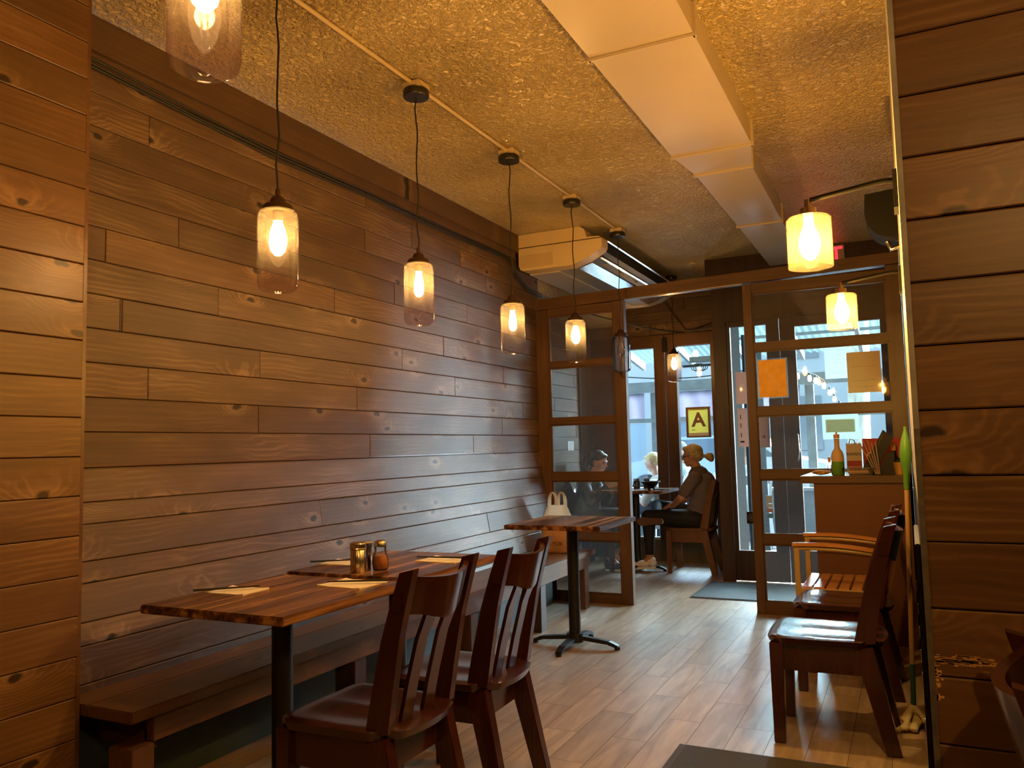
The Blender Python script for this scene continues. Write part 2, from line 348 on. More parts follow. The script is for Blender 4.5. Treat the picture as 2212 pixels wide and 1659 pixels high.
def thing(name, label, cat, loc=(0, 0, 0), rz=0.0, group=None):
    o = bpy.data.objects.new(name, None); C.objects.link(o); o.location = loc; o.rotation_euler = (0, 0, rz)
    o.empty_display_size = 0.1; o['label'] = label; o['category'] = cat
    if group: o['group'] = group
    return o
def tag(o, label, cat, group=None, kind=None):
    o['label'] = label; o['category'] = cat
    if group: o['group'] = group
    if kind: o['kind'] = kind
    return o
def struct(o): o['kind'] = 'structure'; return o
def dup(root, loc, rz, label, group=None):
    r = root.copy(); C.objects.link(r); r.location = loc; r.rotation_euler = (0, 0, rz); r['label'] = label
    if group: r['group'] = group
    for ch in list(root.children):
        c = ch.copy(); C.objects.link(c); c.parent = r
        for g in list(ch.children):
            d = g.copy(); C.objects.link(d); d.parent = c
    return r
def text(body, size, mat, loc, rot, name, parent=None, depth=0.001, align='CENTER', bold=0.0):
    cu = bpy.data.curves.new(name, 'FONT'); cu.body = body; cu.size = size; cu.extrude = depth; cu.align_x = align; cu.align_y = 'CENTER'; cu.offset = bold
    t = bpy.data.objects.new('tmp', cu); C.objects.link(t); bpy.context.view_layer.update()
    me = bpy.data.meshes.new_from_object(t.evaluated_get(bpy.context.evaluated_depsgraph_get()))
    bpy.data.objects.remove(t); me.materials.clear(); me.materials.append(mat); me.name = name
    me.transform(Matrix.Translation(loc) @ Euler(rot).to_matrix().to_4x4())
    o = bpy.data.objects.new(name, me); C.objects.link(o)
    if parent is not None: o.parent = parent
    return o
FACE_CAM = (pi / 2, 0, 0)      # text lying in a plane y = const that reads from -y

def board_wall(name, mat, O, U, V, N, ulen, rows, joints, thick=0.014, gap=0.0025, back=0.03, ustart=0.0):
    """clad wall. rows: list of (v0, v1); joints: dict row -> list of u; O origin, U/V/N unit vectors"""
    rnd = random.Random(hash(name) % 1000 if False else len(name) * 13 + len(rows))
    O, U, V, N = map(Vector, (O, U, V, N)); bm = bmesh.new(); uvl = bm.loops.layers.uv.new('UVMap'); cl = bm.loops.layers.float_color.new('tone')
    def quad(vs, uvs, tone, mi):
        f = bm.faces.new(vs); f.material_index = mi
        for lp, q in zip(f.loops, uvs): lp[uvl].uv = q; lp[cl] = (tone[0], tone[1], tone[2], 1)
    def P(u, v, h): return bm.verts.new(O + U * u + V * v + N * h)
    for i, (v0, v1) in enumerate(rows):
        js = joints.get(i)
        if js is None:
            js = []; u = ustart + rnd.uniform(0.3, 1.4)
            while u < ulen: js.append(u); u += rnd.uniform(0.9, 2.0)
        cuts = [ustart] + sorted(j for j in js if ustart < j < ulen) + [ulen]
        for a, b in zip(cuts, cuts[1:]):
            a0, b0, c0, d0 = a + gap / 2, b - gap / 2, v0 + gap / 2, v1 - gap / 2
            t = rnd.uniform(0.78, 1.16) if mat is BOARD else rnd.uniform(0.88, 1.12); w = rnd.uniform(-0.04, 0.04); tone = (t * (1 + w), t, t * (1 - w)); ou, ov = rnd.uniform(0, 40), rnd.uniform(0, 40)
            e = 0.003; h = thick + rnd.uniform(-0.0015, 0.0015)
            lo = [(a0, c0), (b0, c0), (b0, d0), (a0, d0)]; hi = [(a0 + e, c0 + e), (b0 - e, c0 + e), (b0 - e, d0 - e), (a0 + e, d0 - e)]
            r_ = [[P(x, y, z) for x, y in q] for q, z in ((lo, 0), (lo, h - e * 0.7), (hi, h))]
            uvq = [[(x + ou, y + ov) for x, y in q] for q in (lo, lo, hi)]
            quad(r_[2], uvq[2], tone, 0)
            for k in range(2):
                for j in range(4):
                    j2 = (j + 1) % 4
                    quad((r_[k][j], r_[k][j2], r_[k + 1][j2], r_[k + 1][j]), (uvq[k][j], uvq[k][j2], uvq[k + 1][j2], uvq[k + 1][j]), [c * 0.9 for c in tone], 0)
    v0, v1 = rows[0][0], rows[-1][1]
    if v0 > v1: v0, v1 = min(r[0] for r in rows), max(r[1] for r in rows)
    A = [P(u, v, 0.0005) for u, v in ((ustart, v0), (ulen, v0), (ulen, v1), (ustart, v1))]; B = [P(u, v, -back) for u, v in ((ustart, v0), (ulen, v0), (ulen, v1), (ustart, v1))]
    quad(A, [(0, 0)] * 4, (1, 1, 1), 1); quad(B[::-1], [(0, 0)] * 4, (1, 1, 1), 1)
    for j in range(4): quad((B[j], B[(j + 1) % 4], A[(j + 1) % 4], A[j]), [(0, 0)] * 4, (1, 1, 1), 1)
    bmesh.ops.recalc_face_normals(bm, faces=bm.faces)
    me = bpy.data.meshes.new(name); bm.to_mesh(me); bm.free(); me.materials.append(mat); me.materials.append(GROOVE)
    o = bpy.data.objects.new(name, me); C.objects.link(o); return o

# ------------------------------------------------------------------ room shell
CEIL = 3.03
LX = -2.86          # left wall
PY = 6.36           # glazed partition
# floor: 0.16 x 0.656 planks laid along y
def floor_():
    rnd = random.Random(3); bm = bmesh.new(); uvl = bm.loops.layers.uv.new('UVMap'); cl = bm.loops.layers.float_color.new('tone')
    g = 0.0011
    x0i, x1i = -16, 15
    for i in range(x0i, x1i):
        xa, xb = -1.25 + 0.16 * i, -1.25 + 0.16 * (i + 1); off = 3.478 + (0.328 if i % 2 else 0)
        if xa < -3.7 or xb > 1.31: continue
        j0 = -9
        for j in range(j0, 9):
            ya, yb = max(off + 0.656 * j, -2.6), min(off + 0.656 * (j + 1), 8.95)
            if yb - ya < 0.02: continue
            t = rnd.uniform(0.86, 1.12); ou, ov = rnd.uniform(0, 50), rnd.uniform(0, 50)
            q = [(xa + g, ya + g), (xb - g, ya + g), (xb - g, yb - g), (xa + g, yb - g)]
            f = bm.faces.new([bm.verts.new((x, y, 0)) for x, y in q]); f.material_index = 0
            for lp, (x, y) in zip(f.loops, q): lp[uvl].uv = (y + ou, x + ov); lp[cl] = (t, t * rnd.uniform(0.98, 1.02), t, 1)
    def bx(x0, x1, y0, y1, z0, z1):
        v = [bm.verts.new((x, y, z)) for x in (x0, x1) for y in (y0, y1) for z in (z0, z1)]
        for q in [(0, 1, 3, 2), (4, 6, 7, 5), (0, 4, 5, 1), (2, 3, 7, 6), (0, 2, 6, 4), (1, 5, 7, 3)]:
            f = bm.faces.new([v[k] for k in q]); f.material_index = 1
    bx(-3.85, 1.35, -2.6, 8.95, -0.1, -0.0015)
    me = bpy.data.meshes.new('floor'); bm.to_mesh(me); bm.free(); me.materials.append(FLOORM); me.materials.append(GROUT)
    o = bpy.data.objects.new('floor', me); C.objects.link(o); struct(o)
floor_()
struct(MB().box(-3.85, 1.35, -2.6, 8.95, CEIL, CEIL + 0.12).build('ceiling', STUC))
# left wall, boards; joints read from the photo
rows = []; z = 1.246
while z < 2.99: rows.append((z, min(z + 0.1358, CEIL))); z += 0.1358
jn = [(2.35, 2.67), (2.51, 2.27), (2.15, 2.13), (2.74, 2.0), (2.23, 1.86), (3.89, 2.8), (3.88, 2.53), (4.39, 2.67), (5.03, 2.66), (5.42, 2.56), (4.18, 2.26), (3.59, 2.13), (5.11, 2.26), (4.77, 1.99), (4.26, 1.86), (5.63, 2.65), (2.22, 1.82), (3.01, 1.72), (2.36, 1.59), (3.0, 1.45), (5.68, 1.85), (4.92, 1.71), (3.79, 1.58), (6.03, 1.58), (5.64, 1.44), (3.91, 1.31), (5.17, 1.31)]
J = {i: [6.7] if i % 2 else [7.05] for i in range(len(rows))}
for y, zz in jn:
    k = int((zz - 1.246) / 0.1358)
    if 0 <= k < len(rows): J[k].append(y)
struct(board_wall('wall_left', BOARD, (LX, 0, 0), (0, 1, 0), (0, 0, 1), (1, 0, 0), 6.40, rows, J, ustart=1.85))
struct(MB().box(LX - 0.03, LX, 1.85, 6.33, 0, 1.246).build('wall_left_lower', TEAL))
# sloping board backrest of the banquette
bz = [0.40, 0.472, 0.601, 0.681, 0.818, 0.896, 1.032, 1.113, 1.246]
k = 0.19; ln = sqrt(1 + k * k); Vd = Vector((-k, 0, 1)).normalized(); Nd = Vector((1, 0, k)).normalized()
x_at = lambda zz: LX + (1.246 - zz) * k + 0.012
O = Vector((x_at(0.40), 0, 0.40)) - Nd * 0.014
back_t = thing('bench_backrest', 'sloping board backrest running along the left wall above the bench', 'backrest', (0, 0, 0))
bb = board_wall('backrest_boards', BOARD, O, (0, 1, 0), Vd, Nd, 6.33, [((a - 0.40) * ln, (b - 0.40) * ln) for a, b in zip(bz, bz[1:])],
                {0: [], 1: [4.1], 2: [], 3: [5.2], 4: [], 5: [3.4], 6: [], 7: []}, back=0.006, ustart=1.88)
bb.parent = back_t
MB().box(LX + 0.008, x_at(1.246) + 0.012, 1.88, 6.33, 1.246, 1.252).build('top_ledge', BENCHW, back_t)
# fascia boards under the ceiling
struct(MB().box(LX + 0.012, LX + 0.062, 1.87, 6.0, 2.885, CEIL - 0.001).box(LX + 0.012, LX + 0.04, 1.87, 5.9, 2.83, 2.885).build('trim_1', FASCW))
# vestibule: dark post, boards, recess
struct(MB().box(-3.32, -3.245, 8.36, 8.68, 0, 2.63).build('trim_2', DARKW))
r2 = [(i * 0.1358 + 0.024, min((i + 1) * 0.1358 + 0.024, 2.64)) for i in range(20)]
struct(board_wall('wall_left_vestibule', BOARD, (-3.28, 6.40, 0), (0, 1, 0), (0, 0, 1), (1, 0, 0), 2.42, r2, {}))
struct(MB().box(-3.31, LX - 0.02, 6.34, 6.40, 0, CEIL).build('wall_left_return', FASCW))
struct(MB().box(-3.31, LX + 0.0, 6.401, 8.79, 2.64, CEIL - 0.001).build('trim_3', STUC))
# left pier (boards), right pier (boards)
pr = [((i - 0.5) * 0.1358 - 0.004 + 0.0, (i + 0.5) * 0.1358 - 0.004) for i in range(23)]
pr = [(max(a, 0), min(b, CEIL)) for a, b in pr if a < CEIL]
struct(board_wall('wall_left_pier', PIERW, (-2.60, -2.5, 0), (0, 1, 0), (0, 0, 1), (1, 0, 0), 4.37, pr, {i: [1.1 + (i * 0.77) % 2.0] for i in range(23)}, thick=0.016))
struct(MB().box(-2.9, -2.584, 1.866, 1.88, 0, CEIL).build('trim_4', BENCHW))
rp_z = [0.0, 0.115, 0.251, 0.387, 0.523, 0.659, 0.794, 0.930, 1.066, 1.202, 1.338, 1.474, 1.610, 1.746, 1.882, 2.018, 2.154, 2.290, 2.426, 2.562, 2.698, 2.834, CEIL]
RPY = 1.92
struct(board_wall('wall_right_pier', PIERW, (0.012, RPY, 0), (1, 0, 0), (0, 0, 1), (0, -1, 0), 1.25, list(zip(rp_z, rp_z[1:])), {i: [] for i in range(22)}, thick=0.02, gap=0.003))
struct(MB().box(0.012, 0.06, RPY + 0.001, 7.78, 1.12, CEIL).build('wall_right', WALLGREY))
struct(MB().box(0.012, 0.06, RPY + 0.001, 7.78, 0, 1.119).build('wall_right_lower', pbr('black_wall_shade', (0.012, 0.011, 0.011), 0.6)))  # lower wall coloured black to stand in for the shade behind the chairs
struct(MB().box(0.0105, 0.022, RPY - 0.022, RPY + 0.001, 1.3, CEIL).build('trim_5', pbr('corner_bead', (0.27, 0.26, 0.25), 0.5, var=0.3, vscale=12)))
struct(MB().box(0.0105, 0.022, RPY - 0.022, RPY + 0.001, 0, 1.3).build('trim_6', pbr('corner_bead_dark', (0.10, 0.085, 0.07), 0.5, var=0.4, vscale=30)))  # lower length of the corner bead in a darker colour
struct(MB().box(1.25, 1.35, -2.6, RPY, 0, CEIL).build('wall_right_near', PIERW))
struct(MB().box(-3.3, 1.35, -2.6, -2.5, 0, CEIL).build('wall_back', PIERW))
# worn patch on the right pier where chairs rub
rub = bmesh.new(); rr_ = random.Random(5); o_ = MB()
for i in range(150):
    if i < 105: xx = 0.014 + abs(rr_.gauss(0, 0.075)); zz = 0.826 + rr_.gauss(0, 0.005) - 0.05 * max(0, xx - 0.12); w = rr_.uniform(0.006, 0.035); h = rr_.uniform(0.0006, 0.0022)
    else: xx = 0.014 + abs(rr_.gauss(0, 0.006)); zz = rr_.uniform(0.74, 0.83); w = rr_.uniform(0.003, 0.010); h = rr_.uniform(0.003, 0.009)
    o_.box(xx, xx + w, RPY - 0.0212, RPY - 0.0190, zz, zz + h)
wm = o_.build('trim_7', pbr('bare_scuffed_wood', (0.62, 0.33, 0.10), 0.7)); struct(wm)

# ------------------------------------------------------------------ banquette bench
bench = thing('banquette_bench', 'long dark wooden bench running under the board wall on the left', 'bench', (-2.53, 4.1, 0))
def loc(p, o): return (p[0] - o[0], p[1] - o[1], p[2] - o[2])
for i, (xa, xb) in enumerate(((-2.715, -2.555), (-2.553, -2.335))):
    MB().box(xa + 2.53, xb + 2.53, 1.885 - 4.1, 6.26 - 4.1, 0.405, 0.445, bev=0.004).build('seat_plank', BENCHW, bench)
MB().box(-2.40 + 2.53, -2.365 + 2.53, 2.0 - 4.1, 6.2 - 4.1, 0.315, 0.404).build('apron', BENCHW, bench)
MB().box(-2.70 + 2.53, -2.42 + 2.53, 2.03 - 4.1, 2.06 - 4.1, 0.27, 0.404).build('crosspiece', BENCHW, bench)
for y in (1.905, 3.1, 4.2, 5.2, 6.05):
    MB().box(-2.47 + 2.53, -2.355 + 2.53, y - 4.1, y + 0.09 - 4.1, 0, 0.314, bev=0.003).build('leg', DARKW if 2.5 < y < 6 else BENCHW, bench)
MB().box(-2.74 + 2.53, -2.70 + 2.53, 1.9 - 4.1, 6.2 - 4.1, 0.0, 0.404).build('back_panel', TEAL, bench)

# ------------------------------------------------------------------ cables along the left wall
for q, (dz, dx) in enumerate(((0, 0), (0.017, 0.004), (-0.016, 0.003))):
    pts = [(LX + 0.05 + dx, 1.90, 2.842 + dz)]
    for i, (y, zz) in enumerate(((2.63, 2.812), (3.10, 2.800), (3.85, 2.815), (4.72, 2.80), (5.3, 2.812), (5.72, 2.815), (5.83, 2.78), (5.90, 2.70), (6.12, 2.63 - 0.01 * q), (6.42, 2.60))):
        pts.append((LX + 0.035 + dx, y, zz + dz + 0.004 * sin(i * 2.1 + q)))
    fine = []
    for a, b in zip(pts, pts[1:]):
        for t in range(6): fine.append(tuple(a[k] + (b[k] - a[k]) * t / 6 for k in range(3)))
    fine.append(pts[-1])
    tag(MB().tube(fine, 0.0055, 8).build('wall_cable', CABLE, smooth=True), ['middle black cable of three running under the ceiling fascia of the left wall', 'topmost black cable of three under the ceiling fascia of the left wall', 'lowest black cable of three under the ceiling fascia of the left wall'][q], 'cable', 'cables along the left wall')
for q, sg in enumerate((0.0, 0.035)):
    pts = [(-2.80 + 1.2 * t, 7.45 + 1.30 * min(1, t * 1.8), 2.60 + 0.06 * q * t - (0.10 + sg) * sin(pi * t) - 0.0 * t) for t in [i / 20 for i in range(21)]]
    tag(MB().tube(pts, 0.006, 8).build('slack_cable', CABLE, smooth=True), ['upper slack black cable drooping above the front windows', 'lower slack black cable drooping above the front windows'][q], 'cable', 'slack cables above the front windows')

# ------------------------------------------------------------------ glazed partition
TILT = math.atan2(0.060, 2.85)
def ztop(x): return 2.556 + (x + 2.84) * math.tan(TILT)
part = thing('glass_partition', 'brown wooden partition with glass panes and open doorway across the room', 'partition', (-1.4, PY, 0))
px = lambda x: x + 1.4
YF, YB = -0.035, 0.035
MB().prism([(px(-2.845), 2.462), (px(0.008), 2.53), (px(0.008), ztop(0)), (px(-2.845), 2.556)], YF - 0.01, YB + 0.01, 'y').build('top_beam', RAILW, part)
MB().prism([(px(-2.046), 2.474), (px(-1.092), 2.497), (px(-1.092), 2.505), (px(-2.046), 2.482)], YF - 0.014, YF - 0.0101, 'y').build('metal_strip', CHROME, part)
def post(x0, x1, zt):
    MB().box(px(x0), px(x1), YF, YB, 0, zt, bev=0.003).build('post', FRAMEW, part)
post(-2.845, -2.735, 2.46); post(-2.145, -2.050, 2.475); post(-1.090, -1.025, 2.495); post(-0.085, 0.006, 2.525)
def rail(x0, x1, za, zb):
    MB().box(px(x0), px(x1), YF + 0.004, YB - 0.004, za, zb, bev=0.003).build('rail', RAILW, part)
def pane(x0, x1, z0, z1):
    MB().box(px(x0), px(x1), -0.003, 0.003, z0, z1).build('pane', PANEG, part)
    b = MB()
    for a in ((x0, x1, z0, z0 + 0.012), (x0, x1, z1 - 0.012, z1), (x0, x0 + 0.012, z0 + 0.012, z1 - 0.012), (x1 - 0.012, x1, z0 + 0.012, z1 - 0.012)):
        b.box(px(a[0]), px(a[1]), YF + 0.018, -0.004, a[2], a[3])
    b.build('glazing_bead', RAILW, part)
Lr = [(0.0, 0.085), (0.565, 0.640), (1.060, 1.135), (1.545, 1.585), (1.945, 2.008), (2.395, 2.462)]
Rr = [(0.0, 0.092), (0.565, 0.650), (1.060, 1.135), (1.545, 1.600), (1.975, 2.035), (2.405, 2.49)]
# left unit rails measured from the photo
Lr = [(0.0, 0.075), (0.505, 0.565), (0.995, 1.060), (1.470, 1.520), (1.955, 2.000), (2.400, 2.470)]
Rr = [(0.0, 0.090), (0.515, 0.585), (1.000, 1.065), (1.480, 1.540), (1.975, 2.030), (2.420, 2.500)]
for x0, x1, rs in ((-2.735, -2.145, Lr), (-1.025, -0.085, Rr)):
    for a, b in rs: rail(x0, x1, a, b)
    for (a, b), (c, d) in zip(rs, rs[1:]): pane(x0, x1, b, c)

# ------------------------------------------------------------------ front window wall (y = 8.8) and door wall (y = 7.7)
WY = 8.80
struct(MB().box(-3.5, -1.60, WY, WY + 0.08, 2.44, CEIL).build('wall_front_header', RAILW))
struct(board_wall('wall_front_boards', BOARD, (-3.45, WY, 0), (1, 0, 0), (0, 0, 1), (0, -1, 0), 1.85, [(2.50 + 0.132 * i, 2.50 + 0.132 * (i + 1)) for i in range(4)], {0: [0.9], 1: [], 2: [1.3], 3: []}))
struct(MB().box(-3.5, -1.60, WY - 0.005, WY + 0.08, 0, 0.235).build('wall_front_sill', pbr('sill_paint', (0.16, 0.13, 0.09), 0.6, var=0.1)))
def wframe(n, x0, x1, z0, z1, w=0.09):
    t = thing('window_%d' % n, 'tall dark framed front window, %s' % ('left of the two' if n == 1 else 'right of the two with the letter grade card'), 'window', (0, WY, 0)); t['kind'] = 'structure'
    return t
w1 = wframe(1, 0, 0, 0, 0); w2 = wframe(2, 0, 0, 0, 0)
for t, xa, xb in ((w1, -2.87, -2.51), (w2, -2.26, -1.88)):
    MB().box(xa - 0.12, xa, -0.03, 0.07, 0.24, 2.50, bev=0.004).build('stile', FRAMEW, t)
    MB().box(xb, xb + (0.12 if t is w1 else 0.25), -0.03, 0.07, 0.24, 2.50, bev=0.004).build('stile', FRAMEW, t)
    MB().box(xa, xb, -0.03, 0.07, 2.36 if t is w1 else 2.36, 2.50, bev=0.003).build('top_rail', RAILW, t)
    MB().box(xa, xb, -0.03, 0.07, 0.236, 0.262, bev=0.003).build('bottom_rail', pbr('rail_paint%d' % id(t), (0.4, 0.42, 0.40), 0.5), t)
    MB().box(xa, xb, -0.004, 0.004, 0.262, 2.36).build('pane', WINDG, t)
MB().box(-2.405, -2.345, -0.046, -0.031, 2.30, 2.46, bev=0.003).build('closer', BLACKP, w1)
struct(MB().box(-3.5, -2.99, WY - 0.008, WY + 0.06, 0.235, 2.50).build('wall_front_left', pbr('brown_panel', (0.075, 0.030, 0.018), 0.45, var=0.25, vscale=4)))
# door wall
DY = 7.70
struct(MB().box(-1.62, 0.01, DY, DY + 0.12, 2.62, CEIL).box(-1.66, 0.01, DY - 0.03, DY, 2.86, CEIL - 0.001).build('wall_front_right', DARKW))
struct(MB().box(-1.62, -1.50, DY, DY + 0.14, 0, 2.62).build('trim_8', DARKW))
struct(MB().box(-0.10, 0.01, DY, DY + 0.14, 0, 2.62).build('trim_9', DARKW))
struct(MB().box(-1.50, -0.10, DY + 0.002, DY + 0.10, 2.42, 2.62).build('trim_10', DARKW))
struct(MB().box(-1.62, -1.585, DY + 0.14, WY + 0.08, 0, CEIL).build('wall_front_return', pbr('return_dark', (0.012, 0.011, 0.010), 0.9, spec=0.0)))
def door(n, x0, x1, zb, zt, sw, lab, sr=None):
    sr = sr or sw
    t = thing('door_%d' % n, lab, 'door', (0, DY, 0)); t['kind'] = 'structure'
    MB().box(x0, x0 + sw, 0.02, 0.075, 0.01, 2.42, bev=0.004).build('stile', DARKW, t)
    MB().box(x1 - sr, x1, 0.02, 0.075, 0.01, 2.42, bev=0.004).build('stile', DARKW, t)
    MB().box(x0 + sw, x1 - sr, 0.02, 0.075, zt, 2.42, bev=0.003).build('top_rail', DARKW, t)
    MB().box(x0 + sw, x1 - sr, 0.02, 0.075, 0.01, zb, bev=0.003).build('kick_panel', DARKW, t)
    MB().box(x0 + sw, x1 - sr, 0.042, 0.05, zb, zt).build('pane', WINDG, t)
    return t
d1 = door(1, -1.50, -1.02, 0.285, 2.37, 0.035, 'narrow dark sidelight door with tall glass', 0.115)
d2 = door(2, -1.015, -0.10, 0.30, 2.33, 0.135, 'dark entrance door with a tall glass pane, lock plate and notices', 0.07)
MB().box(-0.965, -0.925, 0.004, 0.020, 0.86, 1.02, bev=0.006).build('lock_plate', BRONZE, d2)
MB().tube([(-0.945, 0.015, 0.955), (-0.945, -0.03, 0.955), (-0.905, -0.035, 0.95)], 0.007).build('door_handle', CHROME, d2, smooth=True)
MB().tube([(-0.905, 0.03, 1.36), (-0.895, 0.0, 1.33), (-0.89, -0.005, 1.20), (-0.90, 0.0, 1.13), (-0.905, 0.02, 1.10)], 0.006).build('pull', CHROME, d2, smooth=True)
# crown under the ceiling, sprinkler
spk = thing('sprinkler_head', 'small white sprinkler head on the ceiling before the front beam', 'sprinkler', (-1.78, 7.70, CEIL))
MB().cyl(0, 0, -0.012, 0, 0.035).build('escutcheon', CREAM, spk, smooth=True); MB().cyl(0, 0, -0.05, -0.012, 0.012).cyl(0, 0, -0.056, -0.05, 0.02).build('nozzle', CHROME, spk, smooth=True)

# ------------------------------------------------------------------ duct
duct = thing('air_duct', 'beige painted sheet metal duct running along the ceiling to the front', 'duct', (-0.9, 4.0, CEIL))
ZB = 2.90 - CEIL
secs = [(-1.5, -1.10, -0.66, 0), (1.2, -1.108, -0.662, 0), (3.10, -1.110, -0.674, 0), (4.43, -1.111, -0.677, 0), (4.80, -1.067, -0.737, 0), (6.12, -1.060, -0.746, 0.0), (7.66, -1.06, -0.75, 0.0)]
for a, b in zip(secs, secs[1:]):
    m = MB(); n_ = 8
    rings = []
    for i in range(n_ + 1):
        t = i / n_; y = a[0] + (b[0] - a[0]) * t; xl = a[1] + (b[1] - a[1]) * t; xr = a[2] + (b[2] - a[2]) * t; row = []
        sag = 0.006 * sin(pi * t)
        prof = [(xl, 0.0), (xl, ZB)] + [(xl + (xr - xl) * k / 8, ZB - sag * sin(pi * k / 8)) for k in range(1, 8)] + [(xr, ZB), (xr, 0.0)]
        for x, z_ in prof: row.append(m.bm.verts.new((x + 0.9, y - 4.0, z_)))
        rings.append(row)
    for i in range(n_): ring_bridge(m.bm, rings[i], rings[i + 1])
    m.bm.faces.new(rings[0]); m.bm.faces.new(rings[-1][::-1])
    m.build('duct_section', DUCTM, duct, smooth=True)
    if b[0] < 7.5:
        y = b[0] - 4.0
        m = MB().box(b[1] + 0.9 - 0.008, b[2] + 0.9 + 0.008, y - 0.012, y + 0.012, ZB - 0.012, ZB + 0.002, bev=0.003)
        m.box(b[1] + 0.9 - 0.012, b[1] + 0.9 + 0.001, y - 0.010, y + 0.010, ZB - 0.012, 0); m.box(b[2] + 0.9 - 0.001, b[2] + 0.9 + 0.012, y - 0.010, y + 0.010, ZB - 0.012, 0)
        m.build('seam', DUCTM, duct)

# ------------------------------------------------------------------ ceiling air conditioner
ac = thing('ceiling_air_conditioner', 'large cream air conditioner hung under the ceiling by the left wall', 'air conditioner', (-2.45, 7.0, CEIL))
ax = lambda x: x + 2.45
prof = [(-2.80, -0.002), (-2.80, -0.26), (-2.785, -0.295), (-2.75, -0.305), (-2.34, -0.305), (-2.22, -0.270), (-2.09, -0.205), (-2.075, -0.175), (-2.075, -0.115), (-2.10, -0.10), (-2.20, -0.095), (-2.22, -0.03), (-2.26, -0.002)]
pr_ = [(ax(x), z_) for x, z_ in prof]
Y0, Y1 = -1.08, 1.18
MB().prism(pr_, Y0, Y0 + 0.14, 'y').build('end_cap', CREAM, ac, smooth=True)
MB().prism(pr_, Y1 - 0.14, Y1, 'y').build('end_cap', CREAM, ac, smooth=True)
body = [(-2.79, -0.002), (-2.79, -0.27), (-2.74, -0.298), (-2.34, -0.298), (-2.215, -0.262), (-2.15, -0.12), (-2.22, -0.03), (-2.26, -0.002)]
MB().prism([(ax(x), z_) for x, z_ in body], Y0 + 0.141, Y1 - 0.141, 'y').build('casing', GREYPL, ac)
m = MB()
for xx in (-2.785,): m.box(ax(-2.80), ax(-2.076), Y0 - 0.0035, Y0 - 0.0005, -0.117, -0.112)
m.build('seam_line', BLACKP, ac)
m = MB()
for i in range(14): m.box(ax(-2.785 + 0.0), ax(-2.785 + 0.29 - 0.0), Y0 - 0.004, Y0 - 0.0005, -0.185 - i * 0.0075, -0.182 - i * 0.0075)
m.build('vent_ribs', CREAM, ac)
for i in range(3):
    ya = Y0 + 0.15 + i * 0.655
    MB().box(ax(-2.775), ax(-2.50), ya, ya + 0.64, -0.312, -0.299, bev=0.004).build('intake_grille', pbr('grille%d' % i, (0.52, 0.46, 0.40), 0.28, spec=0.7), ac)
MB().prism([(ax(-2.335), -0.3005), (ax(-2.215), -0.268), (ax(-2.212), -0.274), (ax(-2.332), -0.3065)], Y0 + 0.15, Y1 - 0.15, 'y').build('outlet_lip', CHROME, ac)
MB().prism([(ax(-2.205), -0.262), (ax(-2.105), -0.213), (ax(-2.085), -0.205), (ax(-2.09), -0.115), (ax(-2.14), -0.118)], Y0 + 0.142, Y1 - 0.142, 'y').build('outlet', BLACKP, ac)
MB().prism([(ax(-2.145), -0.240), (ax(-2.130), -0.232), (ax(-2.128), -0.238), (ax(-2.143), -0.246)], Y0 + 0.145, Y1 - 0.145, 'y').build('louver', CHROME, ac)
MB().prism([(ax(-2.083), -0.118), (ax(-2.072), -0.112), (ax(-2.092), -0.100), (ax(-2.10), -0.108)], Y0 + 0.141, Y1 - 0.141, 'y').build('trim_edge', CHROME, ac)
for i in range(5):
    ya = Y0 + 0.3 + i * 0.4
    MB().prism([(ya, -0.262), (ya + 0.09, -0.262), (ya + 0.16, -0.225), (ya + 0.14, -0.225)], ax(-2.17), ax(-2.165), 'x').build('vane', CREAM, ac)

